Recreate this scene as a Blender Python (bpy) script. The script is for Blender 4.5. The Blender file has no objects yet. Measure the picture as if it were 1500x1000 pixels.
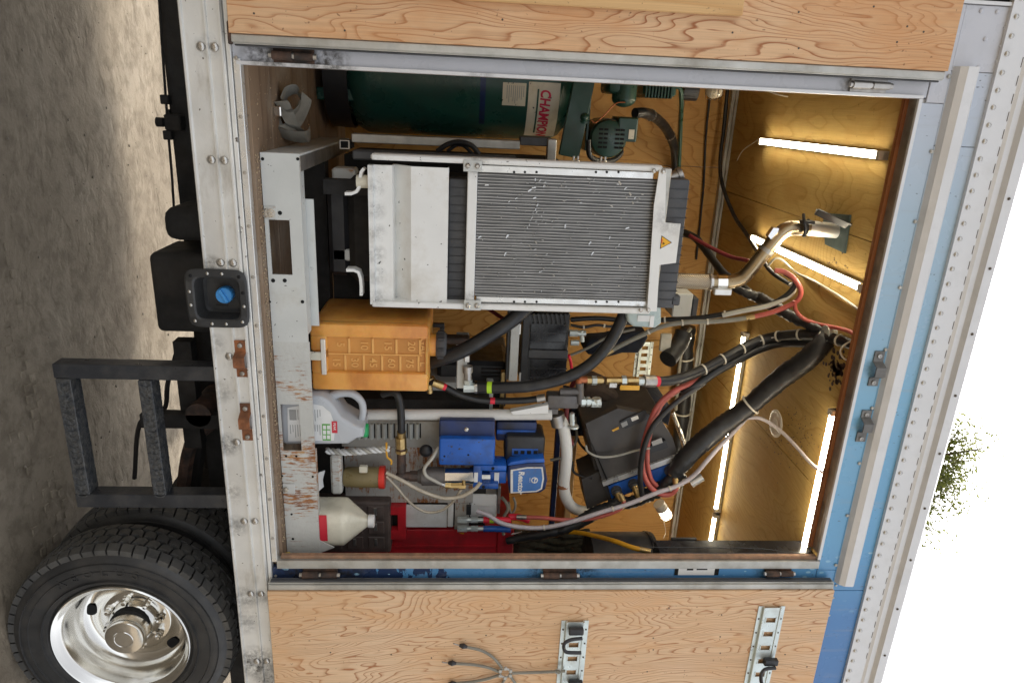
import bpy, bmesh, math, random
from mathutils import Vector, Matrix
random.seed(7)
R_ = math.radians
scene = bpy.context.scene
COL = scene.collection

# ---------------------------------------------------------------- camera
F, YAW, PIT, ROL = 1022.6, .3298, .0715, .0235
CAM = Vector((.081, -2.6016, 1.8601))
_f = Vector((math.sin(YAW)*math.cos(PIT), math.cos(YAW)*math.cos(PIT), math.sin(PIT)))
_r0 = Vector((math.cos(YAW), -math.sin(YAW), 0)); _u0 = _r0.cross(_f)
CR = math.cos(ROL)*_r0 + math.sin(ROL)*_u0
CU = -math.sin(ROL)*_r0 + math.cos(ROL)*_u0
cam = bpy.data.cameras.new('camera'); cam_o = bpy.data.objects.new('camera', cam); COL.objects.link(cam_o)
cam.sensor_width = 36; cam.lens = F/1500*36; cam.clip_end = 3000; cam.clip_start = .05
_x, _y, _z = CU, -CR, -_f          # the photograph is turned on its side: image right is world up
cam_o.matrix_world = Matrix(((_x.x, _y.x, _z.x, CAM.x), (_x.y, _y.y, _z.y, CAM.y), (_x.z, _y.z, _z.z, CAM.z), (0, 0, 0, 1)))
scene.camera = cam_o

# ---------------------------------------------------------------- sky, sun, exposure
SUN_EL, SUN_AZ = R_(52), R_(20)     # azimuth from +Y towards +X: the sun stands behind the truck
world = bpy.data.worlds.new('World'); scene.world = world; world.use_nodes = True
wn = world.node_tree; wn.nodes.clear()
sky = wn.nodes.new('ShaderNodeTexSky'); sky.sky_type = 'NISHITA'; sky.sun_disc = False
sky.sun_elevation = SUN_EL; sky.sun_rotation = SUN_AZ
sky.air_density = 1.0; sky.dust_density = 4.0; sky.ozone_density = 1.0
hs = wn.nodes.new('ShaderNodeHueSaturation'); hs.inputs['Saturation'].default_value = .22
bg = wn.nodes.new('ShaderNodeBackground'); bg.inputs['Strength'].default_value = .15
wo = wn.nodes.new('ShaderNodeOutputWorld')
wn.links.new(sky.outputs[0], hs.inputs['Color']); wn.links.new(hs.outputs[0], bg.inputs[0]); wn.links.new(bg.outputs[0], wo.inputs[0])
sun = bpy.data.lights.new('sun', 'SUN'); sun.energy = 1.2; sun.angle = R_(10); sun.color = (1, .95, .88)
sun_o = bpy.data.objects.new('sun', sun); COL.objects.link(sun_o)
_d = Vector((math.sin(SUN_AZ)*math.cos(SUN_EL), math.cos(SUN_AZ)*math.cos(SUN_EL), math.sin(SUN_EL)))
sun_o.rotation_euler = _d.to_track_quat('Z', 'Y').to_euler(); sun_o.location = (0, 20, 25)
vs = scene.view_settings; vs.view_transform = 'Standard'; vs.look = 'None'; vs.gamma = 1; vs.use_curve_mapping = False
vs.exposure = 1.45

# ---------------------------------------------------------------- pixel of the photograph -> point on the plane Y
def P(x, y, Y):
    d = _f*F + CR*(y-500) + CU*(x-750)
    return CAM + d*((Y-CAM.y)/d.y)
def px(x0, y0, x1, y1, Y):
    xm, ym = (x0+x1)/2, (y0+y1)/2
    return P(xm, y0, Y).x, P(xm, y1, Y).x, P(x0, ym, Y).z, P(x1, ym, Y).z
def PP(pts): return [P(*p) for p in pts]

# ---------------------------------------------------------------- mesh collector
class MB:
    def __init__(s): s.v = []; s.f = []; s.M = None
    def add(s, vs_, fs):
        o = len(s.v)
        s.v += [tuple(s.M @ Vector(p)) if s.M else tuple(p) for p in vs_]
        s.f += [tuple(o+i for i in q) for q in fs]; return s
    def bm(s, b):
        b.verts.index_update(); s.add([v.co.copy() for v in b.verts], [[v.index for v in q.verts] for q in b.faces]); b.free(); return s
    def box(s, x0, x1, y0, y1, z0, z1, b=0, seg=1):
        vs_ = [(x, y, z) for x in (x0, x1) for y in (y0, y1) for z in (z0, z1)]
        fs = [(0, 1, 3, 2), (4, 6, 7, 5), (0, 4, 5, 1), (2, 3, 7, 6), (0, 2, 6, 4), (1, 5, 7, 3)]
        if b <= 0: return s.add(vs_, fs)
        m = bmesh.new(); q = [m.verts.new(v) for v in vs_]
        for f_ in fs: m.faces.new([q[i] for i in f_])
        bmesh.ops.bevel(m, geom=m.edges[:], offset=b, segments=seg, affect='EDGES', profile=.5)
        return s.bm(m)
    def ring(s, c, u, w, r, n): return [c + (u*math.cos(2*math.pi*i/n) + w*math.sin(2*math.pi*i/n))*r for i in range(n)]
    def cyl(s, p0, p1, r0, r1=None, n=16, caps=True):
        p0, p1 = Vector(p0), Vector(p1); r1 = r0 if r1 is None else r1
        a = (p1-p0).normalized(); u = a.orthogonal().normalized(); w = a.cross(u)
        vs_ = s.ring(p0, u, w, r0, n) + s.ring(p1, u, w, r1, n)
        fs = [(i, (i+1) % n, n+(i+1) % n, n+i) for i in range(n)]
        if caps: fs += [tuple(range(n))[::-1], tuple(range(n, 2*n))]
        return s.add(vs_, fs)
    def lathe(s, prof, org, axis=(0, 0, 1), n=32, u=None, sq=0, caps=True):
        a = Vector(axis).normalized(); u = Vector(u) if u else a.orthogonal().normalized(); w = a.cross(u); org = Vector(org)
        vs_, fs = [], []
        for r, h in prof:
            for i in range(n):
                t = 2*math.pi*i/n; c, q = math.cos(t), math.sin(t); k = 1
                if sq: k = 1/((abs(c)**sq+abs(q)**sq)**(1/sq))
                vs_.append(org + a*h + (u*c+w*q)*r*k)
        for j in range(len(prof)-1):
            for i in range(n): fs.append((j*n+i, j*n+(i+1) % n, (j+1)*n+(i+1) % n, (j+1)*n+i))
        if caps and prof[0][0] > 1e-4: fs.append(tuple(range(n))[::-1])
        if caps and prof[-1][0] > 1e-4: fs.append(tuple((len(prof)-1)*n+i for i in range(n)))
        return s.add(vs_, fs)
    def tube(s, pts, r, n=8, sub=6, caps=True, wob=0, flat=None):
        pts = [Vector(p) for p in pts]; path = []; rad = []
        rs = r if isinstance(r, (list, tuple)) else [r]*len(pts)
        if sub > 1 and len(pts) > 2:
            q = [pts[0]*2-pts[1]] + pts + [pts[-1]*2-pts[-2]]
            for i in range(len(pts)-1):
                a, b, c, d = q[i:i+4]
                for k in range(sub):
                    t = k/sub
                    path.append(.5*((2*b)+(c-a)*t+(2*a-5*b+4*c-d)*t*t+(3*b-a-3*c+d)*t**3)); rad.append(rs[i]+(rs[i+1]-rs[i])*t)
            path.append(pts[-1]); rad.append(rs[-1])
        else: path, rad = pts, list(rs)
        vs_, fs = [], []; u = None
        for i, p in enumerate(path):
            t = (path[min(i+1, len(path)-1)]-path[max(i-1, 0)]).normalized()
            if u is None: u = t.orthogonal().normalized()
            u = (u-t*u.dot(t)).normalized(); w = t.cross(u); rr = rad[i]
            for k in range(n):
                e = rr*(1+(random.uniform(-wob, wob) if wob else 0)); an = 2*math.pi*k/n
                vs_.append(p+(u*math.cos(an)+w*math.sin(an))*e)
        for i in range(len(path)-1):
            for k in range(n): fs.append((i*n+k, i*n+(k+1) % n, (i+1)*n+(k+1) % n, (i+1)*n+k))
        if caps: fs += [tuple(range(n))[::-1], tuple((len(path)-1)*n+k for k in range(n))]
        s.path = path
        return s.add(vs_, fs)
    def sph(s, c, r, n=12, m=8, sc=(1, 1, 1)):
        c = Vector(c); vs_ = []; fs = []
        for j in range(m+1):
            t = math.pi*j/m
            for i in range(n):
                p = 2*math.pi*i/n; vs_.append((c.x+r*sc[0]*math.sin(t)*math.cos(p), c.y+r*sc[1]*math.sin(t)*math.sin(p), c.z+r*sc[2]*math.cos(t)))
        for j in range(m):
            for i in range(n): fs.append((j*n+i, (j+1)*n+i, (j+1)*n+(i+1) % n, j*n+(i+1) % n))
        return s.add(vs_, fs)
    def prism(s, pts, a0, a1, axis='Y'):
        n = len(pts)
        def mk(p, a): return {'Y': (p[0], a, p[1]), 'X': (a, p[0], p[1]), 'Z': (p[0], p[1], a)}[axis]
        vs_ = [mk(p, a0) for p in pts]+[mk(p, a1) for p in pts]
        fs = [(i, (i+1) % n, n+(i+1) % n, n+i) for i in range(n)] + [tuple(range(n))[::-1], tuple(range(n, 2*n))]
        return s.add(vs_, fs)
    def plate_holes(s, x0, x1, z0, z1, y0, y1, holes):
        """front plate (XZ) with rectangular openings, all of it boxes butted together"""
        xs = sorted({x0, x1, *[h[0] for h in holes], *[h[1] for h in holes]})
        for a, b in zip(xs, xs[1:]):
            cuts = sorted([(h[2], h[3]) for h in holes if h[0] <= a+1e-6 and h[1] >= b-1e-6]); z = z0
            for c0, c1 in cuts:
                if c0 > z+1e-5: s.box(a, b, y0, y1, z, c0)
                z = c1
            if z1 > z+1e-5: s.box(a, b, y0, y1, z, z1)
        return s

def tag(o, label=None, cat=None, group=None, kind=None):
    if label: o['label'] = label
    if cat: o['category'] = cat
    if group: o['group'] = group
    if kind: o['kind'] = kind
    return o
def ob(name, mb, m, parent=None, smooth=False, ang=40, label=None, cat=None, group=None, kind=None, loc=None):
    if isinstance(mb, MB):
        me = bpy.data.meshes.new(name); me.from_pydata(mb.v, [], mb.f)
        b = bmesh.new(); b.from_mesh(me); bmesh.ops.recalc_face_normals(b, faces=b.faces); b.to_mesh(me); b.free()
        if smooth:
            for q in me.polygons: q.use_smooth = True
            me.set_sharp_from_angle(angle=R_(ang))
        me.materials.append(m)
    else: me = mb
    o = bpy.data.objects.new(name, me); COL.objects.link(o)
    if parent:
        o.parent = parent
        if parent.type == 'EMPTY': o.location = -parent.location
    if loc: o.location = Vector(o.location)+Vector(loc)
    return tag(o, label, cat, group, kind)
def thing(name, label, cat, loc, group=None):
    o = bpy.data.objects.new(name, None); COL.objects.link(o); o.location = loc; o.empty_display_size = .1
    return tag(o, label, cat, group)
def txt(name, s, h, loc, m, parent, ext=.0008, rot=None, sx=1, shear=0, bold=0, align='LEFT', bend=None):
    cu = bpy.data.curves.new(name, 'FONT'); cu.body = s; cu.size = h/.7; cu.extrude = ext; cu.shear = shear; cu.offset = bold; cu.align_x = align; cu.resolution_u = 3
    t = bpy.data.objects.new(name, cu); me = bpy.data.meshes.new_from_object(t); bpy.data.objects.remove(t)
    M = Matrix.Translation(Vector(loc)) @ (rot or Matrix.Identity(4)) @ Matrix.Rotation(R_(90), 4, 'X') @ Matrix.Diagonal((sx, 1, 1, 1))
    me.transform(M)
    if bend: 
        for v in me.vertices: v.co = bend(v.co)
    me.materials.clear(); me.materials.append(m)
    return ob(name, me, m, parent)

# ---------------------------------------------------------------- materials
class NT:
    def __init__(s, name):
        s.m = bpy.data.materials.new(name); s.m.use_nodes = True; s.t = s.m.node_tree; s.b = s.t.nodes['Principled BSDF']
        tc = s.t.nodes.new('ShaderNodeTexCoord'); s.co = tc.outputs['Object']
    def n(s, typ, **k):
        o = s.t.nodes.new('ShaderNode'+typ)
        for a, b in k.items(): setattr(o, a, b)
        return o
    def l(s, a, b): s.t.links.new(a, b)
    def map(s, sc=(1, 1, 1), loc=(0, 0, 0), rot=(0, 0, 0)):
        o = s.n('Mapping'); o.inputs['Scale'].default_value = sc; o.inputs['Location'].default_value = loc; o.inputs['Rotation'].default_value = rot; s.l(s.co, o.inputs[0]); return o.outputs[0]
    def noise(s, scale=5, detail=4, rough=.55, sc=(1, 1, 1), loc=(0, 0, 0), dist=0):
        o = s.n('TexNoise'); o.inputs['Scale'].default_value = scale; o.inputs['Detail'].default_value = detail; o.inputs['Roughness'].default_value = rough; o.inputs['Distortion'].default_value = dist
        s.l(s.map(sc, loc), o.inputs['Vector']); return o.outputs['Fac']
    def voro(s, scale=5, sc=(1, 1, 1), feat='F1', out='Distance', rnd=1):
        o = s.n('TexVoronoi'); o.feature = feat; o.inputs['Scale'].default_value = scale; o.inputs['Randomness'].default_value = rnd; s.l(s.map(sc), o.inputs['Vector']); return o.outputs[out]
    def math(s, op, a, b=None, c=None, clamp=False):
        o = s.n('Math', operation=op, use_clamp=clamp)
        for i, q in enumerate((a, b, c)):
            if q is None: continue
            if isinstance(q, (int, float)): o.inputs[i].default_value = q
            else: s.l(q, o.inputs[i])
        return o.outputs[0]
    def ramp(s, f_, stops, interp='LINEAR'):
        o = s.n('ValToRGB'); e = o.color_ramp; e.interpolation = interp
        while len(e.elements) < len(stops): e.elements.new(.5)
        for q, (p, c) in zip(e.elements, stops):
            q.position = p; q.color = (*c, 1) if isinstance(c, tuple) else (c, c, c, 1)
        s.l(f_, o.inputs[0]); return o.outputs[0]
    def mix(s, f_, a, b, mode='MIX'):
        o = s.n('MixRGB', blend_type=mode)
        for i, q in enumerate((f_, a, b)):
            if isinstance(q, (int, float)): o.inputs[i].default_value = q
            elif isinstance(q, tuple): o.inputs[i].default_value = (*q, 1)
            else: s.l(q, o.inputs[i])
        return o.outputs[0]
    def sep(s):
        o = s.n('SeparateXYZ'); s.l(s.co, o.inputs[0]); return o.outputs
    def bump(s, h, st=.3, dist=.01):
        o = s.n('Bump'); o.inputs['Strength'].default_value = st; o.inputs['Distance'].default_value = dist; s.l(h, o.inputs['Height']); s.l(o.outputs[0], s.b.inputs['Normal'])
    def base(s, c):
        if isinstance(c, tuple): s.b.inputs['Base Color'].default_value = (*c, 1)
        else: s.l(c, s.b.inputs['Base Color'])
    def pr(s, **k):
        for a, v in k.items():
            i = s.b.inputs[{'rough': 'Roughness', 'metal': 'Metallic', 'spec': 'Specular IOR Level', 'trans': 'Transmission Weight', 'coat': 'Coat Weight', 'ior': 'IOR', 'sss': 'Subsurface Weight', 'alpha': 'Alpha'}[a]]
            if isinstance(v, (int, float)): i.default_value = v
            else: s.l(v, i)
        return s
def spots(t, c, pts, col):
    for (x, y, z), rad, k in pts:
        d = t.n('VectorMath', operation='DISTANCE'); t.l(t.co, d.inputs[0]); d.inputs[1].default_value = (x, y, z)
        m_ = t.ramp(t.math('DIVIDE', d.outputs['Value'], rad), [(0, 1.), (.45, .75), (1, 0.)])
        f_ = t.math('MULTIPLY', m_, t.ramp(t.noise(38, 6, .7, loc=(x, y, z)), [(.36, 0.), (.6, 1.)])); c = t.mix(t.math('MULTIPLY', f_, k), c, col)
    return c
def dark(c, k): return tuple(x*k for x in c)
def mat(name, col, rough=.5, metal=0, var=.12, scale=6, dirt=None, amt=.45, dsc=7, bump=0, bsc=60, rvar=.12, dst=(1, 1, 1), spec=.5, chips=0, chipcol=(.04, .035, .03), grime=None):
    t = NT(name)
    c = t.ramp(t.noise(scale, 5), [(.3, dark(col, 1-var)), (.7, tuple(min(1, x*(1+var)) for x in col))])
    if dirt:
        f_ = t.ramp(t.noise(dsc, 7, .65, dst), [(1-amt-.12, 0.), (1-amt+.2, 1.)])
        c = t.mix(f_, c, dirt)
    if chips:
        f2 = t.ramp(t.noise(45, 3, .6, loc=(3, 1, 2)), [(.70-chips*.1, 0.), (.73-chips*.1, 1.)], 'LINEAR')
        c = t.mix(f2, c, chipcol)
    if grime: c = spots(t, c, grime, (.022, .019, .016))
    t.base(c)
    r = t.ramp(t.noise(scale*2.3, 4, loc=(5, 5, 5)), [(.3, max(.03, rough-rvar)), (.7, min(1, rough+rvar))])
    t.pr(rough=r, metal=metal, spec=spec)
    if bump: t.bump(t.noise(bsc, 4), bump)
    return t.m
def flat(name, col, rough=.5, metal=0, emit=0):
    t = NT(name); t.base(col); t.pr(rough=rough, metal=metal)
    if emit:
        t.b.inputs['Emission Color'].default_value = (*col, 1); t.b.inputs['Emission Strength'].default_value = emit
    return t.m
def plywood(name, light, late, axis='Z', n=9, across=2.2, along=.33, seed=0, rough=.6, stain=None, knots=True, lw=.5, tint=None, spec=.4, wear=None, det=3):
    """rotary cut plywood: the growth rings are contour lines of a stretched height field"""
    t = NT(name)
    sc = {'Z': (across, across, along), 'X': (along, across, across), 'Y': (across, along, across)}[axis]
    h = t.noise(1, det, .5, sc, (seed*3.1, seed*1.7, seed*.9), .25)
    if knots:
        kv = t.voro(1.5, tuple({across: 1.0, along: .55}[q] for q in sc))
        k = t.ramp(kv, [(0, 1.), (.05, .72), (.12, .4), (.3, .1), (.5, 0.)], 'EASE')
        h = t.math('ADD', h, t.math('MULTIPLY', k, .22))
    fine = t.noise(1, 4, .6, tuple(q*(28 if q == across else 14) for q in sc), (seed, 0, 0))
    hh = t.math('ADD', t.math('MULTIPLY', h, n), t.math('MULTIPLY', fine, .22))
    fr = t.math('FRACT', hh)
    ring = t.ramp(fr, [(0, .05), (lw, .06), (.80, .38), (.91, 1.), (.955, .85), (1, .05)])
    ring = t.math('MULTIPLY', ring, t.ramp(t.noise(1, 4, .6, tuple(q*(9 if q == across else 5) for q in sc), (seed, 4, 2)), [(.28, .55), (.55, 1.)]))
    c = t.mix(ring, light, late)
    big = t.noise(1.3, 4, .6, loc=(seed*7, 2, 1)); c = t.mix(t.ramp(big, [(.42, 0.), (.68, .6)]), c, tint or tuple(a*.6+b*.4 for a, b in zip(late, light)))
    fib = t.noise(1, 3, .7, tuple(q*(120 if q == across else 9) for q in sc)); c = t.mix(.5, c, t.ramp(fib, [(.3, .62), (.65, 1.)]), 'MULTIPLY')
    if knots:
        c = t.mix(t.ramp(kv, [(0, 1.), (.022, .9), (.032, 0.)]), c, dark(late, .4))
    spk = t.ramp(t.noise(70, 2, .5, loc=(9, 9, 9)), [(.70, 0.), (.74, 1.)]); c = t.mix(t.math('MULTIPLY', spk, .6), c, dark(late, .3))
    if wear:
        c = t.mix(t.ramp(t.noise(3.1, 8, .72, tuple(q*(1 if q == across else 1.4) for q in sc), (3, seed, 8)), [(.50, 0.), (.66, .55)]), c, wear)
        c = t.mix(t.ramp(t.noise(1, 5, .75, tuple(q*(60 if q == across else 5) for q in sc), (seed, 9, 4)), [(.62, 0.), (.72, .6)]), c, dark(late, .45))
    if stain:
        c = t.mix(t.ramp(t.noise(2.6, 7, .68, loc=(1, 4, 2)), [(.5, 0.), (.72, .85)]), c, stain)
    t.base(c); t.pr(rough=rough, spec=spec)
    t.bump(t.math('ADD', ring, fib), .22, .002)
    return t.m

M = {}
M['ply_door'] = plywood('ply_door', (.74, .49, .285), (.33, .105, .028), 'Z', 84, 1.9, .42, 1, stain=None, tint=(.60, .30, .12), lw=.6, wear=(.60, .29, .115), det=4)
M['ply_door_b'] = plywood('ply_door_b', (.78, .55, .345), (.37, .125, .036), 'Z', 84, 1.9, .44, 5, tint=(.68, .40, .19), lw=.6, wear=(.68, .37, .165), det=4)
M['board'] = plywood('board', (.72, .47, .22), (.58, .32, .12), 'Z', 5, 3, .2, 3, knots=False)
M['ply_ceil'] = plywood('ply_ceil', (.53, .36, .125), (.40, .245, .072), 'Y', 30, 1.6, .5, 2, .6, stain=(.40, .235, .07), spec=.06)
M['ply_back'] = plywood('ply_back', (.58, .34, .115), (.36, .165, .045), 'Z', 40, 1.7, .45, 4, .5, stain=(.42, .21, .06), spec=.2)
M['ply_floor'] = plywood('ply_floor', (.26, .18, .115), (.15, .095, .06), 'X', 7, 3, .4, 6, .8, stain=(.33, .29, .23), knots=False)
M['ply_edge'] = mat('ply_edge', (.34, .19, .11), .8, 0, .3, 30, (.18, .12, .08), .5, 12, .4, 80)
M['wood_trim'] = plywood('wood_trim', (.34, .13, .045), (.2, .06, .02), 'X', 6, 5, .4, 8, .5, knots=False)
M['alu'] = mat('alu', (.70, .69, .65), .42, .4, .10, 5, (.36, .32, .26), .33, 5, .06, 120, .12, (.8, 1, 2.5), chips=.25, chipcol=(.12, .10, .08), grime=[((x, -.02, z), r, k) for x, z, r, k in ((2.172, .945, .07, .7), (2.53, .97, .11, 1), (1.81, .935, .06, .6), (1.43, .935, .06, .9), (.70, .935, .05, .8), (2.175, 1.03, .06, .5), (1.0, .92, .05, .5), (1.2, .925, .06, .5), (-.05, .99, .05, .4), (1.65, .92, .07, .5), (2.3, .93, .08, .5), (2.62, 1.03, .1, .8))])
M['alu_clean'] = mat('alu_clean', (.70, .70, .68), .34, .7, .07, 9, (.5, .49, .46), .3, 5)
M['alu_frame'] = mat('alu_frame', (.47, .46, .42), .45, .55, .12, 9, (.25, .23, .19), .4, 6, .05, 90)
M['bolt'] = mat('bolt', (.55, .53, .49), .3, .9, .2, 60, (.25, .2, .15), .4, 60)
M['steel'] = mat('steel', (.42, .40, .37), .4, .85, .2, 12, (.2, .16, .12), .35, 20)
M['steel_dark'] = mat('steel_dark', (.17, .165, .155), .5, .5, .2, 14, (.10, .09, .08), .42, 16, .1, 90)
M['zinc'] = mat('zinc', (.62, .68, .66), .35, .6, .12, 9, (.45, .45, .40), .4, 12)
M['chrome'] = mat('chrome', (.82, .80, .76), .1, 1, .06, 6, (.42, .36, .28), .28, 5, 0, 60, .06)
M['rim'] = mat('rim', (.78, .76, .71), .16, 1, .05, 4, (.60, .54, .44), .30, 4, .02, 30, .06)
M['stainless'] = mat('stainless', (.38, .30, .19), .3, .95, .12, 7, (.33, .25, .15), .42, 5, 0, 60, .08)
M['brass'] = mat('brass', (.52, .37, .16), .35, .9, .25, 20, (.25, .18, .1), .4, 25)
M['panel_dull'] = mat('panel_dull', (.36, .345, .31), .5, .1, .1, 5, (.26, .21, .14), .4, 6, .05, 90)
M['white_metal'] = mat('white_metal', (.78, .78, .75), .45, 0, .06, 4, (.50, .46, .38), .36, 4, .04, 150, .1, chips=.1, grime=[((.33+.09*k, .22, 1.505), .05, .45) for k in range(7)]+[((.32, .22, 1.9), .06, .6), ((.88, .22, 1.9), .07, .6), ((.5, .21, 2.69), .09, .4)])
M['grey_metal'] = mat('grey_metal', (.56, .57, .54), .5, 0, .08, 5, (.38, .35, .28), .35, 5, .05, 90, .1, chips=.15)
def rusty(name, base, am=.5, seed=0, st=(1.2, 1.2, 6), loc=()):
    t = NT(name)
    c = t.ramp(t.noise(6, 5), [(.3, dark(base, .86)), (.7, base)])
    a = t.noise(3.2, 8, .68, (2.2, 2.2, 1.1), (seed, 2, 1)); b_ = t.noise(12, 8, .75, st, (4, seed, 2))
    f_ = t.math('MULTIPLY', t.math('ADD', a, b_), .5)
    if loc:
        X, Y, Z = t.sep()
        for x0, w, k in loc: f_ = t.math('ADD', f_, t.math('MULTIPLY', t.ramp(t.math('DIVIDE', t.math('ABSOLUTE', t.math('SUBTRACT', X, x0)), w), [(.3, 1.), (1, 0.)]), k))
    c = t.mix(t.ramp(f_, [(1-am-.085, 0.), (1-am-.03, .95)]), c, t.ramp(t.noise(25, 5), [(.3, (.15, .045, .012)), (.52, (.30, .105, .018)), (.72, (.42, .21, .045))]))
    c = t.mix(t.ramp(f_, [(1-am+.03, 0.), (1-am+.10, .9)]), c, (.10, .045, .025))
    t.base(c); t.pr(rough=t.ramp(f_, [(.4, .45), (.6, .85)])); t.bump(t.noise(60, 5), .25); return t.m
M['rust_beam'] = rusty('rust_beam', (.54, .54, .50), .36, 1, (9, 9, 1.4), ((1.18, .1, .05), (1.57, .16, .10), (1.75, .1, .04)))
M['rust_beam_light'] = rusty('rust_beam_light', (.54, .54, .51), .36, 3, (6, 6, 1.2))
M['rust_cab'] = rusty('rust_cab', (.48, .46, .42), .40, 5, (.9, .9, 4))
M['rust'] = mat('rust', (.30, .11, .04), .85, .1, .45, 18, (.10, .045, .025), .5, 14, .5, 70)
M['rust_hinge'] = mat('rust_hinge', (.13, .07, .045), .75, .3, .5, 20, (.03, .027, .025), .55, 14, .4, 70)
M['pipe_grey'] = rusty('pipe_grey', (.68, .67, .63), .29, 9, (1.2, 1.2, 2))
M['black_paint'] = mat('black_paint', (.022, .024, .028), .38, 0, .3, 6, (.07, .066, .06), .42, 8, .1, 90)
M['black_tread'] = mat('black_tread', (.035, .038, .042), .5, .2, .3, 12, (.10, .095, .085), .5, 40, .9, 65)
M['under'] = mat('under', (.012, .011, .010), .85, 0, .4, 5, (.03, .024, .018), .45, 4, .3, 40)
M['rubber'] = mat('rubber', (.022, .022, .022), .55, 0, .25, 8, (.055, .052, .047), .42, 7, .08, 120)
M['hose'] = mat('hose', (.013, .013, .014), .42, 0, .25, 14, (.05, .047, .042), .38, 9, .04, 120)
M['orange_lt'] = mat('orange_lt', (.74, .39, .11), .4, 0, .06, 9)
M['orange_pn'] = mat('orange_pn', (.60, .27, .058), .38, 0, .12, 4, (.47, .19, .038), .42, 3)
M['sleeve'] = mat('sleeve', (.014, .014, .016), .34, 0, .3, 10, (.05, .05, .05), .35, 9, .5, 26)
M['tyre'] = mat('tyre', (.05, .048, .045), .62, 0, .25, 9, (.10, .092, .078), .48, 10, .12, 90)
M['tyre_side'] = mat('tyre_side', (.030, .029, .028), .5, 0, .2, 6, (.062, .055, .046), .42, 6, .06, 90)
M['red_hose'] = mat('red_hose', (.42, .085, .065), .45, 0, .18, 14, (.25, .10, .08), .35, 12)
M['dark_red'] = mat('dark_red', (.16, .02, .025), .45, 0, .2, 14)
M['lav_hose'] = mat('lav_hose', (.50, .45, .47), .3, 0, .1, 12, (.38, .34, .33), .35, 12)
M['clear_hose'] = mat('clear_hose', (.50, .44, .34), .22, 0, .12, 20, (.36, .30, .22), .4, 15)
M['grey_hose'] = mat('grey_hose', (.22, .21, .17), .5, 0, .15, 20)
M['grey_hose_l'] = mat('grey_hose_l', (.42, .40, .34), .45, 0, .12, 20)
M['yellow_hose'] = mat('yellow_hose', (.62, .30, .012), .42, 0, .12, 14, (.40, .20, .03), .35, 10)
M['tie'] = mat('tie', (.62, .58, .48), .5, 0, .1, 20)
M['tie_dark'] = flat('tie_dark', (.06, .06, .06), .5)
M['lime'] = flat('lime', (.45, .72, .03), .5)
M['redband'] = flat('redband', (.75, .02, .05), .45)
M['green_comp'] = mat('green_comp', (.016, .075, .058), .32, 0, .18, 4, (.03, .06, .05), .4, 5, .02, 40)
M['green_mid'] = mat('green_mid', (.011, .050, .032), .36, 0, .2, 5, (.03, .05, .04), .42, 8)
M['cream'] = mat('cream', (.66, .62, .50), .5, 0, .08, 8, (.45, .40, .30), .35, 14, chips=.3)
M['red_print'] = flat('red_print', (.55, .02, .07), .5)
M['green_print'] = flat('green_print', (.01, .07, .05), .5)
M['grey_print'] = flat('grey_print', (.32, .32, .31), .6)
M['blue_paint'] = mat('blue_paint', (.012, .11, .48), .34, 0, .15, 5, (.018, .035, .085), .46, 8, .03, 60, .1, chips=.4)
M['blue_dark'] = mat('blue_dark', (.012, .03, .12), .4, 0, .2, 6, (.015, .018, .03), .5, 7)
M['badge_blue'] = mat('badge_blue', (.05, .16, .42), .4, 0, .15, 12, (.14, .08, .06), .33, 20, 0, 60, .1, (1, 1, 1))
M['badge_white'] = mat('badge_white', (.72, .70, .66), .5, 0, .1, 20, (.35, .18, .12), .35, 30)
M['white'] = flat('white', (.75, .75, .73), .5)
M['dark_box'] = mat('dark_box', (.055, .050, .046), .5, 0, .15, 6, (.085, .075, .066), .4, 5, .05, 140)
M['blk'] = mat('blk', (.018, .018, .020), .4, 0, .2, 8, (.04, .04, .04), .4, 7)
M['blk_gloss'] = mat('blk_gloss', (.012, .012, .014), .22, 0, .2, 5, (.03, .03, .03), .35, 6)
M['shroud'] = mat('shroud', (.055, .057, .062), .5, 0, .15, 9, (.09, .088, .085), .4, 7)
M['orange'] = None
M['red_box'] = mat('red_box', (.58, .022, .032), .42, 0, .18, 6, (.14, .02, .02), .4, 5)
M['grey_case'] = mat('grey_case', (.10, .075, .065), .55, 0, .3, 14, (.17, .12, .1), .42, 9)
M['jug_grey'] = mat('jug_grey', (.44, .46, .48), .34, 0, .06, 5, (.36, .37, .38), .3, 5)
M['jug_white'] = mat('jug_white', (.68, .645, .52), .35, 0, .08, 5, (.46, .43, .33), .42, 8)
M['label_white'] = mat('label_white', (.70, .70, .68), .5, 0, .05, 20, (.5, .48, .42), .3, 14)
M['label_red'] = flat('label_red', (.55, .02, .04), .4)
M['label_green'] = flat('label_green', (.10, .35, .06), .5)
M['cap_green'] = flat('cap_green', (.01, .34, .10), .35)
M['cap_blue'] = mat('cap_blue', (.05, .27, .62), .4, 0, .08, 20)
M['olive'] = mat('olive', (.21, .165, .075), .35, 0, .15, 8, (.12, .10, .05), .4, 7)
M['red_lid'] = flat('red_lid', (.70, .04, .025), .4)
M['iron'] = mat('iron', (.07, .055, .047), .6, .4, .3, 20, (.14, .07, .045), .45, 20, .2, 60)
M['cast'] = mat('cast', (.14, .13, .125), .5, .5, .2, 14, (.08, .07, .06), .4, 14, .15, 80)
M['brown_cloth'] = mat('brown_cloth', (.085, .055, .038), .9, 0, .25, 9, (.05, .035, .025), .45, 8, .5, 180)
M['navy_cloth'] = mat('navy_cloth', (.016, .022, .040), .9, 0, .3, 9, (.03, .033, .045), .45, 14, .5, 180)
M['strap'] = mat('strap', (.25, .24, .205), .85, 0, .15, 7, (.14, .13, .11), .42, 9, .35, 220)
M['camo'] = mat('camo', (.075, .068, .042), .85, 0, .4, 12, (.03, .028, .018), .5, 16, .5, 60)
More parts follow.
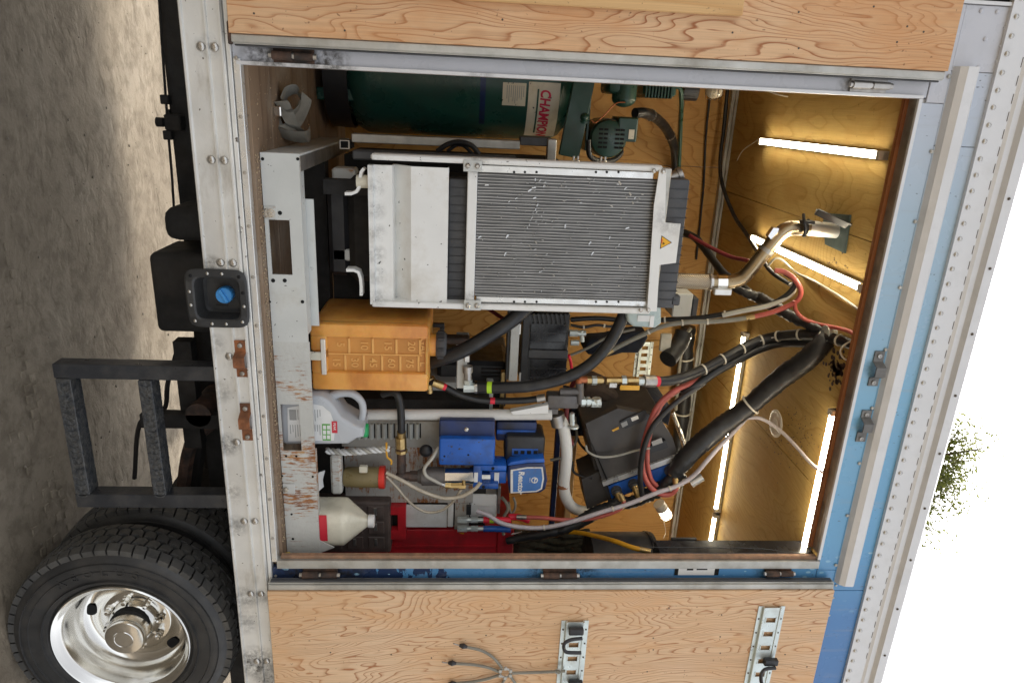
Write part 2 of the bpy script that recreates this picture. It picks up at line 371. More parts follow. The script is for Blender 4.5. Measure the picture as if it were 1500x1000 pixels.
M['coolant'] = mat('coolant', (.46, .53, .50), .3, 0, .06, 8, (.33, .42, .42), .45, 6)
M['orange_knob'] = mat('orange_knob', (.70, .36, .03), .45, 0, .1, 20)
M['copper'] = mat('copper', (.42, .14, .06), .4, .6, .2, 20)
M['hole'] = flat('hole', (.004, .004, .004), .9)
M['green_bag'] = mat('green_bag', (.10, .42, .08), .3, 0, .2, 12)
M['screw'] = flat('screw', (.10, .08, .06), .5, .6)
M['led'] = flat('led', (1.0, .90, .69), .4, 0, 14)
M['bulb'] = flat('bulb', (1.0, .93, .80), .4, 0, 14)
M['led_body'] = mat('led_body', (.50, .49, .44), .35, .4, .06, 9)
M['endcap'] = mat('endcap', (.66, .62, .54), .4, 0, .06, 20)
M['tarp'] = mat('tarp', (.016, .016, .017), .42, 0, .2, 9, (.03, .03, .03), .4, 6, .35, 16)

def mk_orange():
    t = NT('orange_plastic'); X, Y, Z = t.sep()
    c = t.ramp(t.noise(3.5, 5, .6), [(.3, (.60, .23, .045)), (.55, (.76, .36, .08)), (.75, (.84, .47, .14))])
    c = t.mix(t.ramp(t.noise(2.2, 6, .6, (1, 1, 2.4), (3, 3, 3)), [(.47, 0.), (.68, .75)]), c, (.40, .11, .022))
    t.pr(sss=.55); t.b.inputs['Subsurface Radius'].default_value = (1, .45, .12); t.b.inputs['Subsurface Scale'].default_value = .03
    t.base(c); t.pr(rough=t.ramp(t.noise(9, 4), [(.3, .3), (.7, .48)])); t.bump(t.noise(30, 3), .08); return t.m
M['orange'] = mk_orange()

def mk_wrap():
    """printed vinyl on the side wall, some reflection painted into its colour shift: pale grey-blue at one end, sky blue over the header, deep blue with splashes beyond"""
    t = NT('vinyl_wrap'); X, Y, Z = t.sep()
    w = t.noise(.9, 4, .55)
    xx = t.math('ADD', X, t.math('MULTIPLY', t.math('SUBTRACT', w, .5), .5))
    g = t.math('DIVIDE', t.math('ADD', xx, .4), 3.2)
    c = t.ramp(g, [(0, (.50, .51, .55)), (.14, (.47, .52, .60)), (.28, (.36, .48, .58)), (.5, (.20, .42, .60)), (.70, (.125, .345, .58)), (.84, (.06, .20, .46)), (1, (.05, .17, .42))])  # shift along the wall: mostly print, partly reflection put into the colour
    # lower down on the far post the print turns navy with ragged splashes
    sp = t.noise(7, 6, .6, (1.0, 1, 2.2), (2, 2, 2))
    low = t.math('ADD', Z, t.math('MULTIPLY', t.math('SUBTRACT', sp, .5), 1.6))
    nav = t.ramp(low, [(0, 1.), (.49, 1.), (.5, 0.)], 'CONSTANT'); lown = t.math('LESS_THAN', low, 1.72)
    right = t.math('GREATER_THAN', X, 1.5)
    c = t.mix(t.math('MULTIPLY', lown, right), c, (.022, .045, .115))
    drops = t.math('LESS_THAN', t.voro(26, (1, 1, .55)), .17)
    zone = t.ramp(t.noise(1.1, 2, .5, loc=(6, 2, 4)), [(.48, 0.), (.56, 1.)])
    dr = t.math('MULTIPLY', t.math('MULTIPLY', drops, zone), t.math('GREATER_THAN', X, 1.95))
    c = t.mix(dr, c, (.30, .52, .68))
    c = t.mix(t.ramp(t.noise(8, 7, .7, (1, 1, .5)), [(.58, 0.), (.8, .35)]), c, (.42, .42, .42))
    c = t.mix(t.ramp(t.noise(90, 2, .5, (1, 1, .4), (5, 3, 1)), [(.70, 0.), (.73, .7)]), c, (.06, .06, .07))
    c = t.mix(t.ramp(t.noise(1, 5, .7, (24, 24, 1.3), (2, 7, 1)), [(.56, 0.), (.75, .3)]), c, (.33, .33, .32))
    c = spots(t, c, [((2.05, 0, 1.17), .12, 1), ((2.05, 0, 1.37), .14, 1), ((2.05, 0, 2.42), .10, .9), ((2.05, 0, 2.23), .08, .8), ((2.05, 0, 3.26), .06, .6), ((1.05, 0, 3.56), .05, .4)], (.02, .018, .016))
    t.base(c); t.pr(rough=t.ramp(t.noise(4, 4), [(.3, .2), (.7, .34)]), coat=.25); t.bump(t.noise(2.2, 3), .06, .02); return t.m
M['wrap'] = mk_wrap()
M['wrap_pale'] = mat('wrap_pale', (.52, .535, .58), .3, 0, .05, 3, (.45, .46, .48), .35, 4, grime=[((-.03, 0, 1.17), .10, 1), ((-.03, 0, 1.37), .10, 1), ((-.03, 0, 1.27), .1, .8), ((-.03, 0, 3.23), .05, .7)])
M['white_rail'] = mat('white_rail', (.66, .66, .66), .4, .25, .05, 4, (.48, .48, .47), .35, 4, .03, 90, grime=[((-.005, 0, 1.38), .12, .9), ((-.005, 0, 1.2), .1, .8), ((-.005, 0, 1.9), .06, .5), ((-.005, 0, 2.4), .05, .5)])

def mk_ground():
    t = NT('dirt')
    a = t.noise(.9, 8, .6); b_ = t.noise(11, 8, .65); c_ = t.noise(55, 6, .7, loc=(2, 2, 2))
    c = t.ramp(a, [(.3, (.175, .142, .102)), (.5, (.235, .195, .142)), (.7, (.285, .243, .185))])
    c = t.mix(t.ramp(b_, [(.45, 0.), (.62, .5)]), c, (.105, .081, .055))
    c = t.mix(t.ramp(c_, [(.6, 0.), (.75, .6)]), c, (.21, .19, .155))
    t.base(c); t.pr(rough=.95, spec=.2)
    w = t.n('TexWave'); w.inputs['Scale'].default_value = 1.4; w.inputs['Distortion'].default_value = 14; w.inputs['Detail'].default_value = 4; w.inputs['Detail Scale'].default_value = 2.2
    t.l(t.map((.6, 2.2, 1)), w.inputs[0])
    dents = t.ramp(t.noise(6.5, 3, .5, (1, 1.5, 1), (7, 1, 3)), [(.36, 0.), (.48, 1.)])
    h = t.math('ADD', t.math('MULTIPLY', w.outputs['Fac'], .03), t.math('ADD', t.math('MULTIPLY', b_, 1.2), t.math('ADD', t.math('MULTIPLY', c_, .5), t.math('MULTIPLY', dents, .6))))
    t.bump(h, .4, .022); return t.m
M['dirt'] = mk_ground()
M['pebble'] = mat('pebble', (.22, .185, .14), .9, 0, .35, 30)

def mk_core():
    t = NT('radiator_core'); X, Y, Z = t.sep()
    c = t.ramp(t.noise(1, 6, .7, (60, 60, 6)), [(.3, (.065, .065, .065)), (.7, (.17, .17, .167))])
    fin = t.math('FRACT', t.math('MULTIPLY', Z, 320))
    c = t.mix(t.math('MULTIPLY', t.math('LESS_THAN', fin, .35), .6), c, (.045, .045, .045))
    c = t.mix(t.ramp(t.noise(7, 6, .7, (1, 1, .6), (3, 1, 0)), [(.56, 0.), (.72, .6)]), c, (.19, .187, .18))
    t.base(c); t.pr(rough=.5, metal=.3); return t.m
M['core'] = mk_core()
M['fin_tube'] = mat('fin_tube', (.56, .55, .53), .4, .4, .12, 20, (.3, .29, .27), .42, 10)
M['fleck'] = mat('fleck', (.56, .56, .55), .35, .6, .1, 30)
def mk_braid():
    t = NT('braided_steel'); t.base((.42, .37, .29)); t.pr(rough=.35, metal=.95)
    w1 = t.n('TexWave'); w1.inputs['Scale'].default_value = 55; t.l(t.map((1, 1, 1), rot=(0, R_(45), 0)), w1.inputs[0])
    w2 = t.n('TexWave'); w2.inputs['Scale'].default_value = 55; t.l(t.map((1, 1, 1), rot=(0, R_(-45), 0)), w2.inputs[0])
    h = t.math('MAXIMUM', w1.outputs['Fac'], w2.outputs['Fac']); t.base(t.ramp(h, [(.3, (.10, .08, .06)), (.8, (.5, .44, .35))])); t.bump(h, .6, .003); return t.m
M['braid'] = mk_braid()
M['bark'] = mat('bark', (.14, .11, .085), .9, 0, .3, 9, (.07, .055, .045), .5, 12, .6, 30)
def mk_leaf():
    t = NT('leaf'); c = t.ramp(t.noise(1.6, 5), [(.3, (.11, .14, .035)), (.55, (.19, .22, .055)), (.75, (.30, .28, .08))]); t.base(c); t.pr(rough=.6)
    tl = t.n('BsdfTranslucent'); t.l(t.mix(.5, c, (.40, .42, .08)), tl.inputs[0]); mx = t.n('MixShader'); mx.inputs[0].default_value = .5
    out = t.t.nodes['Material Output']; t.l(t.b.outputs[0], mx.inputs[1]); t.l(tl.outputs[0], mx.inputs[2]); t.l(mx.outputs[0], out.inputs[0]); return t.m
M['leaf'] = mk_leaf()

# ================================================================ GROUND
GZ = -.12
def ground_h(x, y):
    return .012*math.sin(x*3.1+1.3*math.sin(y*2.3))+.010*math.sin(y*4.7+x*1.9)+.006*math.sin(x*11+y*7)
g = MB(); 
xs = [-400, -60, -12, -5] + [-3+i*.075 for i in range(0, 134)] + [9, 14, 60, 400]
ys = [-400, -40, -10, -4] + [-1.5+i*.075 for i in range(0, 94)] + [7, 12, 60, 400]
vs_ = []
for y in ys:
    for x in xs:
        inn = 1 if (-4 < x < 8 and -2 < y < 6) else 0
        vs_.append((x, y, GZ+inn*(ground_h(x, y)+random.uniform(-.004, .004))))
nx = len(xs)
g.add(vs_, [(j*nx+i, j*nx+i+1, (j+1)*nx+i+1, (j+1)*nx+i) for j in range(len(ys)-1) for i in range(nx-1)])
ob('ground', g, M['dirt'], smooth=True, ang=180, kind='structure')
# tyre prints pressed up as low ridges, and loose pebbles
mb = MB()
for k in range(420):
    x, y = random.uniform(-1.2, 4.2), random.uniform(-.3, 2.6); r = random.choice((.002, .003, .003, .004, .005, .008))
    mb.sph((x, y, GZ+ground_h(x, y)+r*.2), r, 6, 4, (1, random.uniform(.6, 1), .6))
ob('pebble_scatter', mb, M['pebble'], kind='stuff', label='loose pebbles scattered over the packed dirt', cat='pebbles')
mb = MB()
for tr in (0, 1):
    for k in range(46):
        for j in range(5):
            cx = 1.0+k*.062+(j % 2)*.031-tr*.35+random.gauss(0, .006); cy = -.02+j*.055+tr*.36+random.gauss(0, .006)
            if random.random() < .3: continue
            if cx > 1.9+.5*(tr): continue
            a = random.uniform(-.15, .15); z = GZ+ground_h(cx, cy)
            q = [(cx-.026, cy-.022), (cx+.020, cy-.026), (cx+.028, cy+.018), (cx-.02, cy+.024)]
            mb.add([(u+a*.01, v, z-.012) for u, v in q]+[(cx+(u-cx)*.8, cy+(v-cy)*.8, z+random.uniform(.0, .003)) for u, v in q], [(4, 5, 6, 7), (0, 1, 5, 4), (1, 2, 6, 5), (2, 3, 7, 6), (3, 0, 4, 7)])
ob('tyre_track', mb, M['dirt'], smooth=True, ang=60, kind='stuff', label='chevron tyre track pressed into the dirt by the step', cat='tyre track')

# ================================================================ TRUCK
truck = thing('box_truck', 'blue box truck with its plywood-lined side doors folded open', 'truck', (1.0, 1.2, GZ))
W, ZS, ZT = 1.988, 1.10, 3.505
XL, XR = -.32, 4.6
# --- outer skin
def panel(name, x0, x1, z0, z1, y0=0, y1=.02, m='wrap', lab=None): return ob(name, MB().box(x0, x1, y0, y1, z0, z1, .0015), M[m], truck, label=lab)
panel('wall_panel', XL+.002, -.004, 1.062, 3.53, .003, .03, 'wrap_pale', 'pale grey side panel left of the opening')
panel('wall_panel', XL+.002, .012, 3.532, 3.60, 0, .03, 'wrap_pale')
panel('wall_panel', .014, 2.045, 3.515, 3.60, .001, .03)
panel('wall_panel', 2.034, XR, 1.062, 3.512, .002, .03, 'wrap', 'deep blue printed side panel right of the opening')
panel('wall_panel', 2.047, XR, 3.514, 3.60, .001, .03)
panel('wall_panel', XL+.002, -.10, 3.602, 3.79, .004, .03, 'wrap_pale')
panel('wall_panel', -.098, .16, 3.602, 3.79, .0035, .03)
panel('wall_panel', .162, 2.16, 3.602, 3.79, .003, .03)
panel('wall_panel', 2.162, XR, 3.602, 3.79, .002, .03)
# corner beyond the left end of the panels: white strip, dark gap, riveted corner post
ob('edge_strip', MB().box(XL-.012, XL, -.006, .03, 1.06, 3.95, .001), M['white_rail'], truck)
ob('corner_gap', MB().box(XL-.034, XL-.014, .012, .03, 1.0, 3.93), M['hole'], truck)
cp = ob('corner_post', MB().box(XL-.33, XL-.036, -.02, .03, 1.0, 3.95, .004), M['alu_frame'], truck)
for k in range(60): 
    mb = MB(); mb.sph((XL-.06, -.021, 1.1+k*.048), .007, 8, 5, (1, .5, 1))
    if k > 30: ob('rivet', mb, M['bolt'], cp, True)
# --- roof rail, extruded profile (Y,Z)
prof = [(.03, 3.762), (-.012, 3.762), (-.014, 3.85), (-.020, 3.862), (-.020, 3.885), (-.040, 3.897), (-.042, 3.935), (-.030, 3.95), (.05, 3.955), (.05, 3.762)]
rr = ob('roof_rail', MB().prism(prof, XL-.3, XR, 'X'), M['white_rail'], truck)
rv = MB().sph((0, -.0135, 0), .0095, 10, 6, (1, .6, 1)); rvo = None
for k in range(56):
    x = -.345+k*.0605+random.uniform(-.002, .002); z = 3.782+.010*(x+.3)
    if rvo is None: rvo = ob('rivet', rv, M['bolt'], rr, True, loc=(x, 0, 3.783)); continue
    o = rvo.copy(); COL.objects.link(o); o.location = (x, 0, 3.783)
rv2 = MB().sph((0, -.0425, 0), .006, 8, 5, (1, .6, 1)); r2 = None
for k in range(14):
    o = ob('screw', rv2, M['screw'], rr, True) if r2 is None else r2.copy()
    if r2 is None: r2 = o
    else: COL.objects.link(o)
    o.location = (-.2+k*.27, 0, 3.915)
sm = None
for k in range(46):
    o = ob('seam_mark', MB().box(0, .034, -.0152, -.010, 3.8455, 3.8475), M['screw'], rr) if sm is None else sm.copy()
    if sm is None: sm = o
    else: COL.objects.link(o)
    o.location = (-.28+k*.062, 0, 0)
ob('roof', MB().box(XL-.3, XR, .051, 2.5, 3.90, 3.948), M['white_rail'], truck)
# --- drip rail
prof = [(.004, 3.606), (-.020, 3.618), (-.034, 3.640), (-.036, 3.676), (-.030, 3.684), (.004, 3.684)]
dr = ob('drip_rail', MB().prism(prof, -.115, 2.11, 'X'), M['white_rail'], truck)
for k in range(9):
    ob('rivet', MB().sph((-.08+k*.262, -.003, 3.594+(0.0)), .008, 10, 6, (1, .6, 1)), M['alu_frame'], dr, True)
for x, z in ((-.14, 3.765), (-.19, 3.765), (-.25, 3.765), (-.30, 3.66), (-.30, 3.72), (-.21, 3.70), (-.115, 3.70)):
    ob('rivet', MB().sph((x, .002, z), .008, 10, 6, (1, .5, 1)), M['wrap_pale'], truck, True)
for x in (2.13, 2.20, 2.30): ob('rivet', MB().sph((x, .0, 3.62), .006, 10, 6, (1, .5, 1)), M['alu_frame'], truck, True)
# --- frame of the opening
ob('opening_trim', MB().box(-.012, .0, -.008, .05, 1.075, 3.515, .001), M['white_rail'], truck, label='white aluminium trim on the left of the opening')
ob('opening_trim', MB().box(.0005, 1.987, -.006, .008, 3.500, 3.5145, .001), M['white_rail'], truck)
ob('opening_trim', MB().box(1.992, 2.032, -.010, .03, 1.085, 3.512, .002), M['alu_frame'], truck)
ob('jamb_liner', MB().box(1.974, 1.9915, .004, .026, 1.101, 3.499, .002), M['ply_edge'], truck)
ob('jamb_liner', MB().box(-.03, -.0005, .052, .08, 1.101, 3.54, .001), M['ply_edge'], truck)
ob('header_channel', MB().box(.0005, 1.965, .009, .06, 3.503, 3.545, .001), M['steel'], truck)
ob('header_board', MB().box(-.01, 1.965, .062, .085, 3.49, 3.549, .001), M['wood_trim'], truck)
# --- floor, ceiling, inner walls
for k, (y0, y1) in enumerate(((.034, .30), (.302, .66), (.662, 1.02), (1.022, 1.38), (1.382, 1.74), (1.742, 2.03))):
    ob('floor_board', MB().box(-.62, 3.6, y0, y1, 1.062, 1.10+(k % 3)*.0012, .002), M['ply_floor'], truck)
for k, (x0, x1) in enumerate(((-.62, .56), (.563, 1.74), (1.743, 2.92), (2.923, 3.6))):
    ob('ceiling_panel', MB().box(x0, x1, .05, 2.03, 3.55, 3.568, .0015), M['ply_ceil'], truck)
for k, (x0, x1) in enumerate(((-.62, .42), (.423, 1.62), (1.623, 2.82), (2.823, 3.6))):
    ob('wall_board', MB().box(x0, x1, 2.0, 2.018, 1.1, 3.548, .0015), M['ply_back'], truck)
ob('end_wall', MB().box(-.66, -.62, .03, 2.03, 1.1, 3.55), M['ply_back'], truck)
ob('end_wall', MB().box(3.6, 3.64, .03, 2.03, 1.1, 3.55), M['ply_back'], truck)
ob('far_side', MB().box(-.66, XR, 2.42, 2.46, 1.0, 3.95), M['white_rail'], truck)
ob('corner_trim', MB().box(-.61, 3.59, 1.955, 1.998, 3.515, 3.5485, .002).box(-.61, 3.59, 1.93, 1.954, 3.535, 3.548), M['alu_frame'], truck)
# --- sill and rub rail
ob('sill', MB().box(-.02, 2.0, -.006, .032, 1.064, 1.088, .002), M['alu_clean'], truck)
ob('sill_strip', MB().box(-.3, XR, -.012, .03, 1.046, 1.0615, .002), M['alu'], truck)
prof = [(0, .905), (-.020, .905), (-.026, .909), (-.026, .915), (-.020, .919), (-.020, .984), (-.028, .987), (-.028, .993), (-.020, .996), (-.020, 1.032), (-.028, 1.035), (-.028, 1.041), (-.020, 1.044), (0, 1.044)]
for nm, a, b in (('rub_rail', -1.6, .722), ('rub_rail', .722+.196, XR)):
    rail = ob(nm, MB().prism(prof, a, b, 'X'), M['alu'], truck)
    if a < 0: r_first = rail
    else: r_second = rail
bl = MB().lathe([(.0155, 0), (.0155, .002), (.0125, .006), (.006, .0085), (.0045, .0085), (.0035, .006), (0, .006)], (0, 0, 0), (0, -1, 0), 14); b0 = None
for k in range(13):
    x = -1.15+k*.367
    for z in (.968, 1.012):
        if z > 1 and 1.0 < x < 1.6: continue
        o = ob('bolt', bl, M['bolt'], None, True) if b0 is None else b0.copy()
        if b0 is None: b0 = o
        else: COL.objects.link(o)
        o.parent = r_first if x < .75 else r_second; o.location = (x, -.0205, z)
mb = MB()
for k in range(12): mb.lathe([(.007, 0), (.006, .003), (0, .0035)], (-.02+k*.19, -.0065, 1.076), (0, -1, 0), 8)
ob('rivet_row', mb, M['steel'], truck, kind='stuff')
ob('smudge', MB().box(-.31, -.30, -.012, -.010, 1.0, 1.001), M['screw'], truck)
# --- latch keepers: strap with a raised middle
def keeper(x0, x1, zc, yb, m, flip=False):
    L = x1-x0; t = .006; h = .034
    o = [(x0, 0), (x0+.30*L, 0), (x0+.40*L, h), (x0+.66*L, h), (x0+.78*L, 0), (x1, 0)]
    if flip: o = [(x0+x1-a, b) for a, b in o][::-1]
    top = [(a, yb-t-b) for a, b in o]; bot = [(a, yb-max(0, b-t*.2) if b > 0 else yb) for a, b in o]
    k_ = ob('latch_keeper', MB().prism(bot+top[::-1], zc-.021, zc+.021, 'Z'), M[m], truck)
    for xx in (x0+.13*L, x1-.10*L): ob('bolt', MB().lathe([(.010, 0), (.009, .005), (.004, .006), (.003, .004), (0, .004)], (xx, yb-t, zc), (0, -1, 0), 12), M['steel'], k_, True)
keeper(.975, 1.128, 3.572, .0005, 'steel_dark'); keeper(1.24, 1.386, 3.574, .0005, 'steel_dark', True)
keeper(.985, 1.134, 1.014, -.0205, 'rust'); keeper(1.247, 1.407, 1.014, -.0205, 'rust', True)
# --- doors
def door(x0, x1, z0, z1, m, edge, lab):
    d = ob('door', MB().box(x0, x1, -.050, -.012, z0, z1, .003), M['alu_frame'], truck, label=lab)
    s = 1 if edge == 'R' else -1; e = x1 if edge == 'R' else x0
    a, b = sorted((e-s*.030, e-s*.004))
    ob('frame_strip', MB().box(a, b, -.060, -.0505, z0+.004, z1-.004, .003), M['alu_frame'], d)
    ob('gasket', MB().box(min(e+s*.0005, e+s*.006), max(e+s*.0005, e+s*.006), -.043, -.022, z0+.01, z1-.01, .002), M['shroud'], d)
    a, b = (x0+.01, e-.031) if edge == 'R' else (e+.031, x1-.01)
    p = ob('plywood_panel', MB().box(a, b, -.068, -.0505, z0+.002, z1-.002, .0012), M[m], d)
    return d, p
dl, pl = door(-1.30, -.062, 1.075, 3.545, 'ply_door', 'R', 'open left door lined with weathered plywood')
dR, pr_ = door(2.075, 3.30, 1.052, 3.575, 'ply_door_b', 'L', 'open right door lined with plywood')
# lighter board on the left door
q = P(1088, 22, -.09)
ob('board', MB().box(-1.2, q.x+.004, -.092, -.0685, 1.29, q.z, .004), M['board'], dl)
# screws and nail holes in the plywood
for (x, y) in ((372, 20), (736, 29), (1073, 48), (1314, 62), (1170, 18), (1170, 71), (1329, 39), (1353, 47), (1280, 10), (505, 45)):
    q = P(x, y, -.0685); ob('screw', MB().cyl((q.x, -.0690, q.z), (q.x, -.0665, q.z), .0036, .0036, 8), M['screw'], dl)
for (x, y) in ((484, 955), (573, 958), (632, 963), (706, 892), (980, 890), (957, 934), (957, 951), (948, 983), (1055, 932), (1055, 956), (1187, 892), (1187, 923), (1182, 976), (1057, 900), (1150, 958), (712, 930)):
    q = P(x, y, -.0685); ob('screw', MB().cyl((q.x, -.0690, q.z), (q.x, -.0665, q.z), .0036, .0036, 8), M['screw'], dR)
# rotted corner of the left panel, door corner caps
ob('corner_cap', MB().box(-.13, -.058, -.058, -.050, 1.068, 1.085, .004), M['rust_hinge'], dl)
def hinge(x, z, m, parent, L=.11):
    h = ob('hinge', MB().box(x-.024, x+.024, -.006, -.0005, z-L*.62, z+L*.62, .001), M[m], parent)
    ob('barrel', MB().cyl((x, -.020, z-L*.62), (x, -.020, z-L*.02), .015, n=12).cyl((x, -.020, z+.006), (x, -.020, z+L*.62), .0135, n=12), M[m], h, True)
    ob('pin', MB().cyl((x, -.020, z-L*.72), (x, -.020, z+L*.72), .010, n=10), M['steel'], h, True)
hinge(-.034, 1.268, 'rust_hinge', dl); hinge(-.036, 3.30, 'steel', dl)
hinge(2.056, 1.268, 'rust_hinge', dR, .12); hinge(2.060, 2.32, 'rust_hinge', dR, .12); hinge(2.050, 3.325, 'rust_hinge', dR, .1)
# white block of lettering on the right post, cut off by the door
mb = MB(); mb.box(2.036, 2.072, -.0004, .0015, 2.86, 3.03); ob('lettering', mb, M['white'], truck)
ob('lettering', MB().box(2.036, 2.072, -.0009, -.0005, 2.845, 2.862), M['hole'], truck); ob('lettering', MB().box(2.036, 2.072, -.0009, -.0005, 3.03, 3.05), M['hole'], truck)
ob('lettering', MB().box(2.036, 2.046, -.0009, -.0005, 2.90, 2.93), M['hole'], truck); ob('lettering', MB().box(2.036, 2.044, -.0009, -.0005, 2.945, 2.995), M['hole'], truck)

# --- underbody
ob('chassis_rail', MB().box(-3, XR, .78, .86, .53, .80).box(-3, XR, .74, .90, .80, .90), M['under'], truck)
ob('chassis_rail', MB().box(-3, XR, 1.62, 1.70, .55, .80), M['under'], truck)
mb = MB()
for k in range(18): x = -2.6+k*.40; mb.box(x, x+.05, .06, 2.4, .94, 1.04).box(x-.02, x+.07, .06, 2.4, .93, .94)
ob('cross_member', mb, M['under'], truck)
ob('floor_underside', MB().box(-3, XR, .07, 2.4, 1.042, 1.060), M['under'], truck)
# dark tank hanging in front of the rail
x0, x1, z0, z1 = px(236, 305, 300, 355, .45); xa, xb, za, zb = px(222, 372, 300, 488, .45)
ob('under_tank', MB().box(x0, x1, .45, .76, z0, .93, .05, 3), M['under'], truck, True)
ob('under_tank', MB().box(xa, xb, .45, .76, za, .93, .03, 3), M['under'], truck, True)
x0, x1, z0, z1 = px(240, 168, 275, 192, .7)
ob('clamp', MB().box(x0, x1, .70, .76, z0, .6, .006).box(x0-.02, x0, .72, .74, z0+.01, .55).box(x1, x1+.02, .72, .74, z0+.01, .55).cyl(((x0+x1)/2, .7, z0-.03), ((x0+x1)/2, .7, z0), .02), M['under'], truck)
ob('cable', MB().tube(PP([(232, -20, .72), (237, 60, .72), (243, 145, .72), (247, 200, .72), (252, 260, .72), (255, 310, .72)]), .006, 6), M['under'], truck, True)
ob('cable', MB().tube(PP([(262, 505, .6), (246, 560, .6), (240, 600, .7), (205, 620, .7), (197, 700, .8)]), .012, 6), M['under'], truck, True)
for (x, y) in ((243, 146), (247, 198)):
    q = P(x, y, .72); ob('cable_clip', MB().box(q.x-.02, q.x+.02, .70, .74, q.z-.018, q.z+.018, .004), M['under'], truck)
ob('axle', MB().cyl((2.43, .1, .37), (2.43, 2.3, .37), .09, n=20).sph((2.43, 1.2, .37), .24, 20, 12, (1, 1.1, 1)), M['under'], truck, True)
ob('leaf_spring', MB().tube([(1.75, .82, .50), (2.1, .82, .42), (2.43, .82, .38), (2.8, .82, .42), (3.2, .82, .52)], .05, 8), M['under'], truck, True)
ob('drive_shaft', MB().cyl((-3, 1.24, .55), (2.3, 1.2, .40), .06, n=16), M['under'], truck, True)
ob('brace', MB().box(1.55, 1.62, .5, .56, .35, .92).box(1.2, 1.75, .55, .62, .52, .60), M['under'], truck)
ob('suspension_arm', MB().tube([(1.45, .60, .80), (1.62, .62, .66), (1.80, .66, .50), (2.2, .7, .40)], .035, 8).cyl((1.55, .5, .62), (1.55, .75, .62), .06), M['rust_hinge'], truck, True)

# --- fuel filler dish: rounded square cup with a flange
cx, cz = .820, .948
fd = ob('filler_dish', MB().lathe([(.108, .022), (.112, .028), (.112, .033), (.106, .037), (.086, .037), (.080, .032), (.071, -.035), (.062, -.045), (0, -.045)], (cx, .0, cz), (0, -1, 0), 56, u=(1, 0, 0), sq=6.5, caps=False), M['rubber'], truck, True, 30)
for k in range(12):
    a = 2*math.pi*(k+.5)/12; c_, s_ = math.cos(a), math.sin(a); kk = .0965/((abs(c_)**6.5+abs(s_)**6.5)**(1/6.5))
    ob('rivet', MB().sph((cx+c_*kk, -.0375, cz+s_*kk), .0065, 10, 6, (1, .6, 1)), M['bolt'] if k not in (3, 4, 7) else M['hole'], fd, True)
cap = ob('filler_cap', MB().lathe([(.030, -.044), (.0315, -.02), (.0315, -.008), (.029, -.004), (0, -.004)], (cx-.002, 0, cz+.012), (0, -1, 0), 28), M['cap_blue'], fd, True)
mb = MB(); mb.M = Matrix.Translation((cx-.002, 0, cz+.012)) @ Matrix.Rotation(R_(-28), 4, 'Y'); mb.box(-.028, .028, -.006, .004, -.006, .006, .002)
ob('grip', mb, M['cap_blue'], cap)
ob('keyhole', MB().tube([(cx+.03, -.012, cz+.03), (cx+.034, .0, cz), (cx+.035, .01, cz-.02)], .002, 6), M['hole'], cap)

# --- step
def bar(*a): return MB().box(*a)
st = ob('step_frame', MB().box(1.108, 1.168, .005, .075, .290, .93, .003), M['black_paint'], truck, label='black steel drop step hanging below the sill')
ob('upright', MB().box(1.680, 1.742, .005, .075, .290, .93, .003), M['black_paint'], st)
ob('tread_bar', MB().box(1.169, 1.679, .0, .075, .296, .352, .003), M['black_tread'], st)
ob('tread_bar', MB().box(1.169, 1.679, .0, .075, .603, .655, .003), M['black_tread'], st)
for zc in (.352, .655):
    mb = MB()
    for k in range(20):
        for j in range(3): mb.M = Matrix.Translation((1.185+k*.0258, .014+j*.024, zc+.0005)) @ Matrix.Rotation(R_(45 if (k+j) % 2 else -45), 4, 'Z'); mb.box(-.010, .010, -.002, .002, -.0002, .0015)
    ob('tread_lug', mb, M['black_tread'], st, kind='stuff')
for z0_ in (.296, .603):
    mb = MB()
    for k in range(21): 
        c0 = Vector((1.185+k*.0245, -.0005, z0_+.028)); mb.tube([c0+Vector((.012*math.cos(t_), 0, .020*math.sin(t_))) for t_ in (-1.3, -.7, 0, .7, 1.3)], .0026, 5, 2)
    ob('weld_scallop', mb, M['black_tread'], st, True, kind='stuff')

